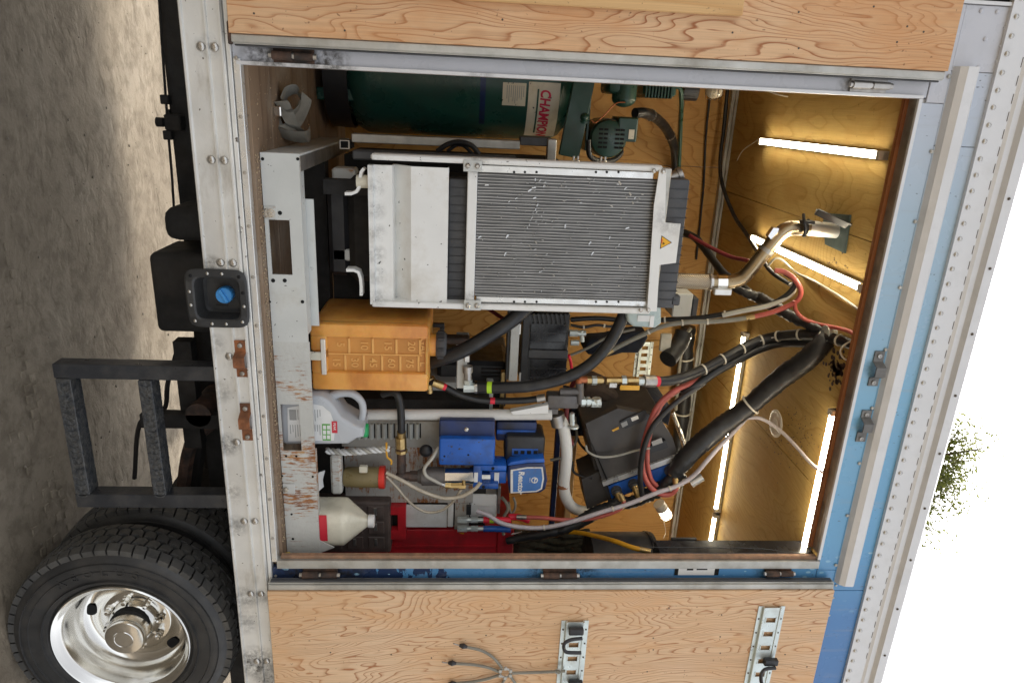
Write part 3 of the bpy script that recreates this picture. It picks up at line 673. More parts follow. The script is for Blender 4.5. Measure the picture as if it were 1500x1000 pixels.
# --- wheels
def wheel(yo, name_l):
    cx, cz, r = 2.445, .37, .49
    w = ob('wheel', MB().lathe([(.30, .02), (.315, .0), (.34, -.004), (.40, -.010), (.442, -.004), (.462, .012), (.466, .035), (.466, .185), (.458, .208), (.43, .222), (.38, .226), (.30, .21)], (cx, yo, cz), (0, 1, 0), 72, caps=False), M['tyre_side'], truck, True, label=name_l)
    for rr_ in (.335, .39, .425): ob('sidewall_ring', MB().lathe([(rr_-.003, -.003), (rr_, -.0135), (rr_+.003, -.003)], (cx, yo, cz), (0, 1, 0), 72, caps=False), M['tyre_side'], w, True)
    rows = [(.004, .052), (.058, .104), (.110, .156), (.162, .208)]
    mb = MB(); n = 56
    for ri, (a, b) in enumerate(rows):
        for k in range(n):
            t0 = 2*math.pi*(k+(.5 if ri % 2 else 0))/n; dt = 2*math.pi/n*.85
            edge = ri in (0, 3); 
            def pt(t, y, rr2): return (cx+math.sin(t)*rr2, yo+y, cz+math.cos(t)*rr2)
            ro = [.490, .490]; ya, yb = a, b; ra = .482 if ri == 0 else .491; rb = .482 if ri == 3 else .491
            ri_in = .455; sk = .012 if ri % 2 else -.012
            vs2 = []
            ns = 3
            for j in range(ns+1):
                t = t0+dt*j/ns; zig = .006*(1 if j in (1, 2) else -1)*(0 if edge else 1)
                ga = (ya+zig); gb = yb+zig; tt = t
                lo = .452 if not (ri == 0) else .440
                vs2 += [pt(tt, ga+(.004 if edge and ri == 0 else 0), lo if ri == 0 else ri_in), pt(tt+sk*0, ga+.003, ra), pt(tt+sk, gb-.003, rb), pt(tt+sk, gb, ri_in)]
            fs = []
            for j in range(ns):
                o_ = j*4
                for q_ in range(3): fs.append((o_+q_, o_+q_+1, o_+q_+5, o_+q_+4))
            fs += [(0, 1, 2, 3), (ns*4, ns*4+3, ns*4+2, ns*4+1)]
            mb.add(vs2, fs)
    ob('tread', mb, M['tyre'], w, kind='stuff')
    return w, (cx, cz)
w1, (cx, cz) = wheel(.015, 'outer rear wheel with polished dished rim')
w2, _ = wheel(.335, 'inner rear wheel behind the polished one')
rim = ob('rim', MB().lathe([(.302, .03), (.306, .012), (.304, .000), (.297, -.006), (.290, -.002), (.284, .012), (.272, .020), (.264, .032), (.258, .12), (.246, .155), (.222, .172), (.200, .176), (.165, .160), (.158, .152), (.152, .150), (.06, .150)], (cx, .015, cz), (0, 1, 0), 72, caps=False), M['rim'], w1, True, 50, label='polished aluminium dished rim')
for k in range(5):
    a = 2*math.pi*k/5+.75; c0 = Vector((cx+math.cos(a)*.213, 0, cz+math.sin(a)*.213)); mb = MB()
    mb.lathe([(.029, 0), (.031, .003), (.025, .0045), (0, .0045)], (c0.x, .015+.1715, c0.z), (0, -1, 0), 20, u=(math.cos(a), 0, math.sin(a)))
    ob('hand_hole', mb, M['hole'], rim, True)
for k in range(8):
    a = 2*math.pi*k/8+.2; mb = MB(); mb.lathe([(.017, 0), (.016, .018), (.012, .022), (.012, .042), (.010, .046), (0, .047)], (cx+math.cos(a)*.125, .015+.150, cz+math.sin(a)*.125), (0, -1, 0), 6)
    ob('lug_nut', mb, M['chrome'], rim, True)
hub = ob('hub', MB().lathe([(.112, 0), (.108, .03), (.094, .045), (.090, .10), (.089, .112), (.083, .122), (.060, .129), (.030, .132), (0, .132)], (cx, .163, cz), (0, -1, 0), 40), M['rim'], w1, True, 35)
ob('hub_ring', MB().lathe([(.045, 0), (.043, .003), (.038, .003), (.036, 0)], (cx, .0325, cz), (0, -1, 0), 36, caps=False), M['rim'], hub, True)
lt = 'AEOLUS'
for k, ch in enumerate(lt):
    a = R_(213-k*10); rr_ = .365; rot = Matrix.Rotation(-(a-math.pi/2), 4, 'Y')
    txt('sidewall_letter', ch, .038, (cx+math.cos(a)*rr_, .0065, cz+math.sin(a)*rr_), M['tyre_side'], w1, .0028, rot, 1.1, 0, .001, 'CENTER')

# === PART2
# ================================================================ INTERIOR
def rot_at(c, ax, deg): c = Vector(c); return Matrix.Translation(c) @ Matrix.Rotation(R_(deg), 4, ax) @ Matrix.Translation(-c)
def hose(name, pts, r, m, label, cat='hose', group=None, n=10, sub=7, wob=0, ties=(), bands=(), ends=(), tie_m='tie', print_=None):
    """a hose through photograph pixels (x, y, depth); ties / bands are fractions along it, ends are metal ferrules"""
    mb = MB(); mb.tube(PP(pts), r, n, sub, True, wob); path = mb.path; rm = max(r) if isinstance(r, (list, tuple)) else r
    o = ob(name, mb, M[m], None, True, 60, label, cat, group)
    if print_:
        tv = [(CAM-p).normalized() for p in path]; i0 = 2
        while i0 < len(path)-4:
            L_ = random.randint(2, 4); pts_ = [path[i]+tv[i]*(rm*.985)+CR*rm*.1 for i in range(i0, min(i0+L_, len(path)-1))]
            ob('printed_mark', MB().tube(pts_, rm*print_, 5, 1), M['badge_white'], o); i0 += L_+random.choice((0, 1, 2))
    def seg(f_, L, rr_, mm, nm, nn=12):
        i = min(len(path)-2, max(0, int(f_*(len(path)-1)))); a, b = path[i], path[i+1]; d = (b-a).normalized(); c = a+(b-a)*(f_*(len(path)-1)-i)
        ob(nm, MB().cyl(c-d*L/2, c+d*L/2, rr_, n=nn), M[mm], o, True)
    for f_ in ties: seg(f_, .008, rm*1.1+.002, tie_m, 'cable_tie')
    for f_, c_ in bands: seg(f_, .022, rm*1.04, c_, 'band')
    for f_, L, c_ in ends: seg(f_, L, rm*1.18, c_, 'ferrule')
    return o

# ---------------- ceiling lights
def Yc(x, y): return cz_(x, y, 3.55)[1]
def cz_(x, y, Z):
    d = _f*F + CR*(y-500) + CU*(x-750); p = CAM+d*((Z-CAM.z)/d.z); return (p.x, p.y)
def led(name, A, B, label, z=3.548):
    A, B = Vector((*A, z)), Vector((*B, z)); d = (B-A).normalized(); t = thing(name, label, 'light', (A+B)/2, 'tube lights on the plywood ceiling'); dn = Vector((0, 0, -1)); w = d.cross(dn)
    mb = MB()
    def slab(mb_, a, b, hw, z0, z1):
        vs3 = [p+w*s*hw+dn*zz for p in (a, b) for s in (-1, 1) for zz in (z0, z1)]
        mb_.add(vs3, [(0, 1, 3, 2), (4, 6, 7, 5), (0, 4, 5, 1), (2, 3, 7, 6), (0, 2, 6, 4), (1, 5, 7, 3)])
    slab(mb, A, B, .016, .001, .022); ob('housing', mb, M['led_body'], t)
    n = 8; mb = MB(); vs3 = []
    for p in (A+d*.025, B-d*.025):
        for k in range(n+1):
            a = math.pi*k/n; vs3.append(p+w*math.cos(a)*.0155+dn*(.0225+math.sin(a)*.016))
    fs = [(k, k+1, n+2+k, n+1+k) for k in range(n)]+[tuple(range(n+1)), tuple(range(n+1, 2*n+2))]
    ob('diffuser', mb.add(vs3, fs), M['led'], t, True)
    for p, q in ((A, A+d*.024), (B-d*.024, B)):
        mb = MB(); slab(mb, p, q, .0175, .0005, .040); ob('end_cap', mb, M['endcap'], t)
    return t
def cz_(x, y, Z):
    d = _f*F + CR*(y-500) + CU*(x-750); p = CAM+d*((Z-CAM.z)/d.z); return (p.x, p.y)
ZL = 3.52
led('ceiling_light', cz_(1113, 207, ZL), cz_(1292, 228, ZL), 'lit tube light at the left end, above the green compressor')
led('ceiling_light', cz_(1100, 348, ZL), cz_(1264, 423, ZL), 'lit tube light behind the steel exhaust pipe')
a = cz_(1090, 487, ZL); b = cz_(1046, 745, ZL); c = cz_(1045, 749, ZL)
led('ceiling_light', a, (b[0], a[1]), 'lit tube light near the back wall, crossed by black hoses')
led('ceiling_light', (b[0]+.02, a[1]), (b[0]+1.1, a[1]), 'lit tube light continuing the back row behind the black cabinet')
a = cz_(1220, 600, ZL); led('ceiling_light', a, (a[0]+1.2, a[1]), 'lit tube light along the header beside the doorway')
def wire(name, pts, r, m, label, cat='cable'): 
    return ob(name, MB().tube(PP(pts), r, 6, 6), M[m], None, True, 60, label, cat)
wire('light_cable', [(1090, 487, 1.30), (1096, 478, 1.30), (1128, 478, 1.3), (1150, 500, 1.15), (1180, 518, 1.0)], .003, 'tie', 'thin pale cable feeding the back tube light')
wire('light_cable', [(1196, 535, .7), (1212, 570, .5), (1224, 590, .3), (1221, 600, .22)], .003, 'tie', 'thin pale cable feeding the tube light by the header')
wire('light_cable', [(1110, 205, 1.5), (1085, 225, 1.75), (1072, 265, 1.9), (1070, 310, 1.95)], .0025, 'tie', 'thin wire drooping from the leftmost tube light')
wire('light_cable', [(1085, 128, 1.9), (1110, 128, 1.6), (1135, 137, 1.3), (1160, 142, 1.2), (1180, 133, 1.1)], .004, 'tie', 'loose white cable sagging under the ceiling corner')
wire('light_cable', [(1124, 390, .6), (1140, 378, .6), (1165, 398, Yc(1165, 398)-.02), (1190, 410, Yc(1190, 410)-.02), (1240, 440, Yc(1240, 440)-.02), (1268, 463, Yc(1268, 463)-.01)], .0055, 'grey_hose_l', 'pale cable stapled along the ceiling past the exhaust')
wire('light_cable', [(1262, 494, .1), (1240, 503, .16), (1231, 514, .18), (1238, 526, .16), (1258, 530, .1)], .004, 'tie', 'short cream cable loop by the header board')

# ---------------- green upright compressor
cp = thing('air_compressor', 'dark green upright air compressor with red lettered label', 'compressor', (-.05, 1.40, 1.10))
CX, CY, CRD = -.045, 1.42, .315
prof = [(0, 1.20), (.12, 1.205), (.22, 1.235), (.285, 1.28), (.311, 1.33), (CRD, 1.36), (CRD, 2.26), (.311, 2.30), (.285, 2.355), (.22, 2.405), (.12, 2.435), (0, 2.44)]
tank = ob('tank', MB().lathe(prof, (CX, CY, 0), (0, 0, 1), 56), M['green_comp'], cp, True, 60)
for k in range(3):
    a = R_(-60+k*120); ob('foot', MB().box(CX+math.cos(a)*.25-.03, CX+math.cos(a)*.25+.03, CY+math.sin(a)*.25-.03, CY+math.sin(a)*.25+.03, 1.10, 1.29, .006), M['green_comp'], cp)
ob('skirt', MB().lathe([(.29, 1.14), (.295, 1.26), (.285, 1.26), (.28, 1.14)], (CX, CY, 0), (0, 0, 1), 40, caps=False), M['blk'], cp, True)
def patch(name, a0, a1, z0, z1, rr_, m, parent):
    mb = MB(); n = 16; vs3 = []
    for k in range(n+1):
        t = a0+(a1-a0)*k/n
        for z in (z0, z1): vs3.append((CX+math.sin(t)*rr_, CY-math.cos(t)*rr_, z))
    return ob(name, mb.add(vs3, [(2*k, 2*k+2, 2*k+3, 2*k+1) for k in range(n)]), M[m], parent, True)
zl0, zl1 = P(773, 160, 1.11).z, P(819, 160, 1.11).z
ang_of = lambda y: math.asin(max(-1, min(1, (P(796, y, 1.13).x-CX)/CRD)))
lb = patch('label', ang_of(121), ang_of(201), zl0, zl1, CRD+.0015, 'cream', cp)
def bendf(v):
    t = (v.x)/CRD; rr_ = CRD+.0028-(v.y); return Vector((CX+math.sin(t)*rr_, CY-math.cos(t)*rr_, v.z))
txt('lettering', 'CHAMPION', .050, (CRD*ang_of(131), 0, P(791.5, 160, 1.11).z), M['red_print'], lb, .0004, None, .80, .12, .0022, 'LEFT', bendf)
patch('underline', ang_of(131), ang_of(196), P(786, 160, 1.11).z, P(788.5, 160, 1.11).z, CRD+.0022, 'green_print', lb)
s2 = patch('spec_sticker', .10, .46, P(735, 170, 1.11).z, P(769, 170, 1.11).z, CRD+.0015, 'cream', cp)
for k in range(9): patch('print_line', .14, .14+.28*random.uniform(.6, 1), P(741+k*3, 170, 1.11).z, P(742+k*3, 170, 1.11).z, CRD+.0022, 'grey_print', s2)
bs = patch('blue_strip', -1.0, .85, P(703, 150, 1.11).z, P(711, 150, 1.11).z, CRD+.0012, 'blue_dark', cp)
ob('platform', MB().box(-.30, .30, 1.14, 1.70, 2.475, 2.490, .003).box(-.22, -.18, 1.3, 1.5, 2.40, 2.474).box(.16, .20, 1.3, 1.5, 2.37, 2.474), M['green_mid'], cp)
x0, x1, z0, z1 = px(838, 110, 868, 216, 1.05)
mb = MB(); mb.M = rot_at((.1, 1.07, 2.48), 'Y', 8); mb.box(-.12, .34, 1.05, 1.085, z0-.02, z0+.085, .003); ob('guard_plate', mb, M['green_mid'], cp)
ob('elbow_fitting', MB().tube([P(842, 172, 1.08), P(852, 178, 1.06), P(860, 178, 1.06)], .014, 8).sph(P(856, 172, 1.06), .025), M['green_mid'], cp, True)
mo = Vector(P(891, 206, 1.12)); 
motor = ob('motor', MB().cyl((mo.x-.01, 1.13, mo.z), (mo.x-.01, 1.42, mo.z), .098, n=28), M['green_mid'], cp, True)
fc = ob('fan_cover', MB().lathe([(.096, -.03), (.096, .02), (.090, .034), (.066, .042), (0, .044)], (mo.x-.01, 1.14, mo.z), (0, -1, 0), 28), M['green_mid'], cp, True)
for row in (-1, 1):
    for k in range(5):
        for j in (0, 1):
            xx = mo.x-.01+(-.05+k*.022); zz = mo.z+row*(.03+j*.026); 
            if abs(xx-mo.x+.01)**2+(zz-mo.z)**2 > .0078: continue
            ob('vent_slot', MB().box(xx, xx+.010, 1.094, 1.1065, zz, zz+.021), M['hole'], fc)
x0, x1, z0, z1 = px(905, 178, 934, 208, 1.1)
jb = ob('junction_box', MB().box(x0-.02, x1, 1.1, 1.3, z0, z1, .008, 2), M['green_mid'], cp)
x0, x1, z0, z1 = px(921, 190, 929, 204, 1.097); ob('nameplate', MB().box(x0, x1, 1.097, 1.0995, z0, z1), M['cream'], jb)
pu = Vector(P(915, 132, 1.1))
ob('pump', MB().cyl((pu.x-.10, 1.10, pu.z), (pu.x+.04, 1.10, pu.z), .062, n=20).sph((pu.x+.04, 1.10, pu.z), .062, 16, 10, (.7, 1, 1)).box(pu.x-.12, pu.x+.02, 1.05, 1.3, pu.z-.09, pu.z+.04, .02, 2), M['green_mid'], cp, True)
for k in range(9):
    z = P(942+k*4.6, 118, 1.2).z; ob('cooling_fin', MB().box(-.26, pu.x+.03, 1.12, 1.32, z, z+.007), M['green_mid'], cp)
ob('cylinder_head', MB().box(-.24, pu.x+.02, 1.14, 1.30, P(940, 118, 1.2).z, P(988, 118, 1.2).z, .01), M['green_comp'], cp)
ob('delivery_pipe', MB().tube(PP([(945, 128, 1.15), (985, 127, 1.15), (996, 130, 1.15), (998, 145, 1.2), (997, 190, 1.4), (994, 260, 1.6)]), .011, 8), M['green_mid'], cp, True)
ob('pump_wire', MB().tube(PP([(916, 150, 1.04), (902, 152, 1.04), (884, 170, 1.05), (872, 180, 1.05), (866, 176, 1.05)]), .003, 6), M['copper'], cp, True)
lf = Vector(P(1015, 132, 1.25)); ob('intake_filter', MB().cyl((lf.x, 1.25, lf.z-.06), (lf.x, 1.25, lf.z+.02), .055, n=24), M['blk'], cp, True)
t = thing('bulkhead_lamp', 'unlit caged lamp above the green compressor', 'lamp', P(1048, 132, 1.3)); q = P(1046, 133, 1.3)
ob('glass', MB().sph(q, .042, 14, 10, (1, 1, 1.1)), M['clear_hose'], t, True)
for k in range(4): ob('cage_ring', MB().lathe([(.047, -.002), (.050, 0), (.047, .002), (.044, 0), (.047, -.002)], q+Vector((0, 0, -.03+k*.02)), (0, 0, 1), 24, caps=False), M['bolt'], t, True)
hose('air_hose', [(930, 166, 1.25), (945, 166, 1.3), (962, 174, 1.5), (978, 192, 1.7), (988, 218, 1.85), (990, 262, 1.95), (988, 300, 1.97)], .028, 'hose', 'thick black hose curving away from the compressor motor', ties=(.25, .55, .85), tie_m='bolt')
hose('air_hose', [(862, 205, 1.05), (864, 228, 1.05), (880, 236, 1.1), (900, 234, 1.15), (910, 222, 1.2), (902, 212, 1.2)], .014, 'hose', 'black hose looping under the compressor motor')
for nm, pts, r, m, lb_ in (('conduit', [(1003, 128, 1.98), (997, 190, 1.98), (993, 300, 1.98), (985, 430, 1.98)], .010, 'steel', 'grey steel conduit along the back wall, lower of two'),
                           ('conduit', [(1040, 140, 1.98), (1034, 200, 1.98), (1030, 280, 1.98), (1020, 380, 1.98)], .007, 'blk', 'thin black conduit along the back wall near the ceiling')):
    wire(nm, pts, r, m, lb_, 'conduit')
hose('wall_cable', [(1066, 128, 1.9), (1060, 190, 1.9), (1055, 235, 1.88), (1058, 270, 1.8), (1075, 315, 1.65), (1095, 345, 1.4), (1112, 372, 1.1), (1130, 398, .9), (1160, 418, .8)], .012, 'hose', 'black cable sweeping down from the ceiling corner', 'cable')

# ---------------- coiled webbing on the floor
t = thing('webbing_strap', 'crumpled grey webbing strap lying on the plywood floor', 'strap', (.08, .45, 1.1))
def ribbon(pts, hw, tw):
    mb = MB(); pts = [Vector(p) for p in pts]; q = [pts[0]*2-pts[1]]+pts+[pts[-1]*2-pts[-2]]; path = []
    for i in range(len(pts)-1):
        a, b, c, d = q[i:i+4]
        for k in range(6):
            s_ = k/6; path.append(.5*((2*b)+(c-a)*s_+(2*a-5*b+4*c-d)*s_*s_+(3*b-a-3*c+d)*s_**3))
    vs3 = []
    for i, p in enumerate(path):
        s_ = i/len(path); a = tw[0]+(tw[1]-tw[0])*s_; w = Vector((math.sin(a)*.6, .75, math.cos(a)*.6))*hw
        o_ = Vector((.0, -.003, .002)); vs3 += [p+w, p-w, p-w+o_, p+w+o_]
    fs = []
    for i in range(len(path)-1):
        for k in range(4): fs.append((4*i+k, 4*i+(k+1) % 4, 4*i+4+(k+1) % 4, 4*i+4+k))
    return mb.add(vs3, fs)
ob('loop', ribbon(PP([(398, 150, .42), (402, 175, .40), (415, 188, .42), (432, 180, .48), (445, 155, .52), (450, 138, .52)]), .035, (.2, .9)), M['strap'], t, True, 60)
ob('loop', ribbon(PP([(414, 150, .42), (420, 135, .44), (435, 132, .46), (440, 150, .46), (430, 165, .44), (415, 166, .42), (408, 152, .42)]), .032, (1.4, 2.6)), M['strap'], t, True, 60)
ob('loop', ribbon(PP([(392, 165, .38), (402, 155, .37), (410, 148, .38), (418, 160, .40), (428, 182, .44), (440, 192, .5), (448, 200, .55)]), .035, (-.6, .6)), M['strap'], t, True, 60)
ob('loop', ribbon(PP([(400, 190, .42), (415, 196, .42), (430, 200, .44), (450, 200, .5), (455, 190, .6)]), .04, (1.3, 1.8)), M['strap'], t, True, 60)
ob('buckle', MB().box(.135, .175, .33, .37, 1.101, 1.13, .004), M['chrome'], t)

# ---------------- steel skid under the machinery
sk = thing('steel_skid', 'rust-streaked grey steel skid along the bottom of the opening', 'skid', (1.1, .3, 1.1))
ZB = 1.243; h1 = px(388, 322, 420, 402, .10); h2 = px(408, 592, 437, 660, .10)
ob('front_beam', MB().plate_holes(.295, 1.03, 1.103, ZB, .10, .107, [(h1[0], h1[1], 1.118, 1.196)]), M['grey_metal'], sk, label='clean grey half of the front beam')
ob('front_beam', MB().plate_holes(1.03, 2.06, 1.103, ZB+.004, .10, .1068, [(h2[0], h2[1], 1.115, 1.192)]), M['rust_beam'], sk, label='rust-streaked half of the front beam')
ob('flange', MB().box(.295, 1.0, .1075, .17, ZB-.006, ZB-.0005), M['grey_metal'], sk)
ob('flange', MB().box(1.53, 2.06, .1075, .15, ZB-.006, ZB+.001), M['rust_beam'], sk)
ob('side_beam', MB().box(.296, .304, .1075, 1.25, 1.104, 1.245), M['grey_metal'], sk)
ob('side_beam', MB().box(.3045, .36, .1075, 1.25, 1.238, 1.246), M['steel'], sk)
ob('side_beam', MB().box(1.99, 2.0, .11, 1.2, 1.104, 1.243), M['rust_beam'], sk)
ob('upright_plate', MB().box(.47, .985, .18, .186, 1.215, 1.272), M['grey_metal'], sk)
ob('cross_beam', MB().box(.32, 2.0, .60, .68, 1.11, 1.24), M['under'], sk)
for (x, y, r) in ((384.5, 233, .006), (436, 233, .006), (410, 312, .008), (400, 411, .008), (417, 411, .008), (395, 442, .005), (443, 442, .007), (412, 753, .005), (427, 753, .005), (429, 789, .006), (413, 697, .005), (458, 698, .005), (419, 668, .005), (434, 668, .005)):
    q = P(x, y, .0985); ob('hole', MB().cyl((q.x, .0988, q.z), (q.x, .1015, q.z), r, n=12), M['hole'], sk)
for (x, y) in ((385, 312), (396, 312), (419, 716)):
    q = P(x, y, .098); ob('bolt', MB().lathe([(.019, 0), (.019, .003), (.013, .0035), (.013, .012), (0, .013)], (q.x, .0995, max(q.z, 1.108)), (0, -1, 0), 6), M['bolt'], sk)
x0, x1, z0, z1 = px(383, 302, 404, 321, .098); ob('clip_plate', MB().box(x0, x1, .0965, .0998, 1.104, z1, .001), M['rust_beam'], sk)
x0, x1, z0, z1 = px(411, 708, 432, 722, .098); ob('clip_plate', MB().box(x0, x1, .0945, .0998, 1.104, z1, .001), M['rust_beam_light'], sk)
ob('gusset', MB().prism([(P(461, 790, .11).x, 1.247), (P(480, 800, .11).x+.03, 1.247), (P(492, 800, .11).x, 1.31)], .103, .108), M['rust_beam_light'], sk)
ob('yellow_tab', MB().prism([(2.0, 1.104), (2.03, 1.104), (2.02, 1.135), (1.995, 1.125)], .055, .06), flat('yellow_tab', (.7, .5, .01)), sk)
# debris along the sill
mb = MB()
for k in range(420):
    x = random.uniform(.02, 1.95); y = random.choice((random.uniform(.04, .098), random.uniform(.036, .07))) if x > .3 else random.uniform(.04, 1.0); r = random.uniform(.0015, .0045)
    mb.sph((x, y, 1.1028+r*.3), r, 5, 3, (1, .8, .6))
ob('grit', mb, mat('grit', (.36, .27, .17), .9, 0, .4, 60), kind='stuff', label='sandy grit scattered along the sill', cat='grit')

# ---------------- generator with its radiator
ge = thing('generator', 'white framed generator with large radiator and warning triangle', 'generator', (.6, .6, 1.25))
Y0 = .22
def gp(name, x0, y0, x1, y1, ya, yb, m, b=.003, par=ge, lab=None):
    a = px(x0, y0, x1, y1, ya); return ob(name, MB().box(a[0], a[1], ya, yb, a[2], a[3], b), M[m], par, label=lab)
gx0, gx1, gz0, gz1 = px(545, 236, 975, 453, Y0)
# lower sheet: angled pan
za = [P(v, 345, Y0).z for v in (541, 549, 575, 602, 656)]
xl, xr = px(600, 244, 600.1, 446, Y0)[:2]
pan = [(Y0-.012, za[0]), (Y0-.012, za[1]-.004), (Y0+.012, za[1]), (Y0+.012, za[2]), (Y0+.072, za[2]+.004), (Y0+.006, za[3]), (Y0+.006, za[4]), (Y0+.05, za[4]), (Y0+.05, za[4]-.004), (Y0+.012, za[4]-.006), (Y0+.012, za[3]+.006), (Y0+.095, za[2]+.012), (Y0+.095, za[2]-.004), (Y0+.03, za[2]-.004), (Y0+.03, za[1]), (Y0+.03, za[0])]
ob('lower_panel', MB().prism(pan, xl, xr, 'X'), M['white_metal'], ge)
gp('side_rail', 543, 234, 972, 243, Y0-.014, Y0+.06, 'white_metal', .006)
gp('side_rail', 545, 447, 953, 455, Y0-.014, Y0+.06, 'white_metal', .004)
gp('cross_bar', 683, 243.5, 697, 446.5, Y0-.010, Y0+.03, 'white_metal', .003)
gp('cross_bar', 958.5, 246, 973, 446.5, Y0-.012, Y0+.03, 'alu_frame', .003)
for (x, y) in ((681, 243), (681, 447)):
    a = P(x+6, y, Y0-.018); ob('corner_plate', MB().box(a.x-.022, a.x+.022, Y0-.0175, Y0-.0145, a.z-.022, a.z+.05, .002), M['grey_metal'], ge)
    for dz in (-.004, .033): ob('bolt', MB().lathe([(.011, 0), (.011, .006), (.006, .010), (0, .010)], (a.x, Y0-.018, a.z+dz), (0, -1, 0), 6), M['bolt'], ge)
# ribbed black shroud, seen under and above the core
def shroud(x0, y0, x1, y1, ya, yb, n):
    a = px(x0, y0, x1, y1, ya); o = ob('shroud', MB().box(a[0], a[1], ya, yb, a[2], a[3], .01, 2), M['shroud'], ge, True)
    for k in range(1, n):
        xx = a[0]+(a[1]-a[0])*k/n; ob('rib', MB().box(xx-.0012, xx+.0012, ya-.003, ya+.03, a[2]+.004, a[3]+.002), M['blk'], o)
shroud(656, 262, 690, 446, Y0+.05, Y0+.16, 15)
shroud(968, 262, 1000, 452, Y0+.02, Y0+.14, 14)
a = px(990, 452, 1000, 440, Y0+.03); ob('shroud_lug', MB().box(P(985, 432, Y0+.03).x, P(985, 447, Y0+.03).x, Y0+.02, Y0+.06, P(985, 440, Y0).z, P(999, 440, Y0).z, .006), M['shroud'], ge)
# core
c0 = px(697.5, 258.5, 958, 437, Y0+.012); core = ob('radiator_core', MB().box(c0[0], c0[1], Y0+.014, Y0+.06, c0[2], c0[3]), M['core'], ge, label='grey finned radiator core')
mb = MB(); n = 41
for k in range(n):
    xx = c0[0]+(c0[1]-c0[0])*(k+.5)/n; zs = [c0[2]+(c0[3]-c0[2])*j/14 for j in range(15)]
    for j in range(14):
        a_, b_ = [xx+.0011*math.sin(k*2.1+z*9)+.0007*math.sin(z*31+k) for z in zs[j:j+2]]
        mb.add([(a_-.0017, Y0+.0138, zs[j]), (a_+.0017, Y0+.0138, zs[j]), (b_+.0017, Y0+.0138, zs[j+1]), (b_-.0017, Y0+.0138, zs[j+1]), (a_-.001, Y0+.0105, zs[j]), (a_+.001, Y0+.0105, zs[j]), (b_+.001, Y0+.0105, zs[j+1]), (b_-.001, Y0+.0105, zs[j+1])],
               [(4, 5, 6, 7), (0, 4, 7, 3), (1, 2, 6, 5)])
ob('core_tubes', mb, M['fin_tube'], core, kind='stuff')
mb = MB()
spots = [(713, 271), (743, 346), (703, 347), (785, 355), (784, 263), (776, 279), (862, 262), (908, 268), (923, 284), (927, 297), (896, 302), (848, 293), (828, 331), (893, 348), (907, 358), (919, 334), (908, 391), (864, 356), (868, 371), (745, 402), (740, 372), (783, 290), (782, 275), (916, 276), (905, 270), (930, 290), (918, 289)]
for k in range(210):
    if k < len(spots): x, y = spots[k]; L = random.uniform(.005, .010)
    else:
        x, y = random.uniform(702, 952), random.uniform(262, 432); L = random.uniform(.002, .006)
        if random.random() < .4: x, y = random.gauss(785, 14), random.uniform(262, 400)
    q = P(x, y, Y0+.009); a_ = random.uniform(0, 3.14); u = Vector((math.cos(a_), 0, math.sin(a_))); w = Vector((-math.sin(a_), 0, math.cos(a_)))
    mb.add([q-u*L-w*L*.3, q+u*L-w*L*.35, q+u*L*.7+w*L*.4+Vector((0, -.003, 0)), q-u*L*.8+w*L*.3+Vector((0, -.002, 0))], [(0, 1, 2, 3)])
ob('bent_fins', mb, M['fleck'], core, kind='stuff')
for y0_, y1_ in ((247, 257.5), (438, 446)):
    a = px(697.5, y0_, 958, y1_, Y0); o = ob('core_rail', MB().box(a[0], a[1], Y0+.001, Y0+.05, a[2], a[3], .002), M['alu_clean'], ge)
    for x in (753, 769, 786, 873, 889, 906):
        q = P(x, (y0_+y1_)/2, Y0); ob('hole', MB().cyl((q.x, Y0-.0005, q.z), (q.x, Y0+.004, q.z), .005, n=10), M['hole'], o)
# hood plate with tab and warning triangle
pts = [(956, 449), (955, 385), (962, 385)]
hood = [(948, 456), (962, 456), (966, 388), (990, 385), (997, 328), (974, 326), (976, 249), (966, 249), (958, 300)]
hp = ob('hood_plate', MB().prism([(P(x, y, Y0-.02).x, P(x, y, Y0-.02).z) for x, y in hood][::-1], Y0-.021, Y0-.014), M['white_metal'], ge, label='white top plate with a tab')
def tri(k, yy, m, nm):
    c = P(974, 355, Y0-.022); s_ = .028*k; return ob(nm, MB().prism([(c.x-s_, c.z-s_*.62), (c.x+s_, c.z-s_*.62), (c.x, c.z+s_*1.05)], yy-.0006, yy), M[m], hp)
M['warn'] = flat('warn', (.80, .42, .01), .45); tri(1.0, Y0-.0216, 'hole', 'sign_border'); tri(.84, Y0-.0224, 'warn', 'warning_sign')
c = P(972, 355, Y0-.023); 
for k in range(3): ob('sign_symbol', MB().tube([(c.x-.012+k*.006, Y0-.0236, c.z-.012), (c.x-.010+k*.006, Y0-.0236, c.z-.008), (c.x-.013+k*.006, Y0-.0236, c.z-.004)], .0011, 5, 3), M['redband'], hp)
ob('sign_symbol', MB().box(c.x-.0, c.x+.010, Y0-.0236, Y0-.0232, c.z-.003, c.z+.0005).box(c.x+.003, c.x+.006, Y0-.0236, Y0-.0232, c.z+.0006, c.z+.006), M['hole'], hp)
for (x, y) in ((957, 250), (971, 251), (938, 453), (949, 453)): 
    q = P(x, y, Y0-.016); ob('bolt', MB().lathe([(.010, 0), (.010, .006), (.005, .009), (0, .009)], (q.x, Y0-.0215, q.z), (0, -1, 0), 6), M['bolt'], ge)
for (x, y) in ((840, 237), (846, 237), (880, 238), (886, 238)): 
    q = P(x, y, Y0+.05); ob('stud', MB().cyl((q.x+.005, Y0+.05, q.z), (q.x-.022, Y0+.05, q.z), .005, n=8).cyl((q.x+.003, Y0+.05, q.z), (q.x-.008, Y0+.05, q.z), .008, n=6), M['bolt'], ge)
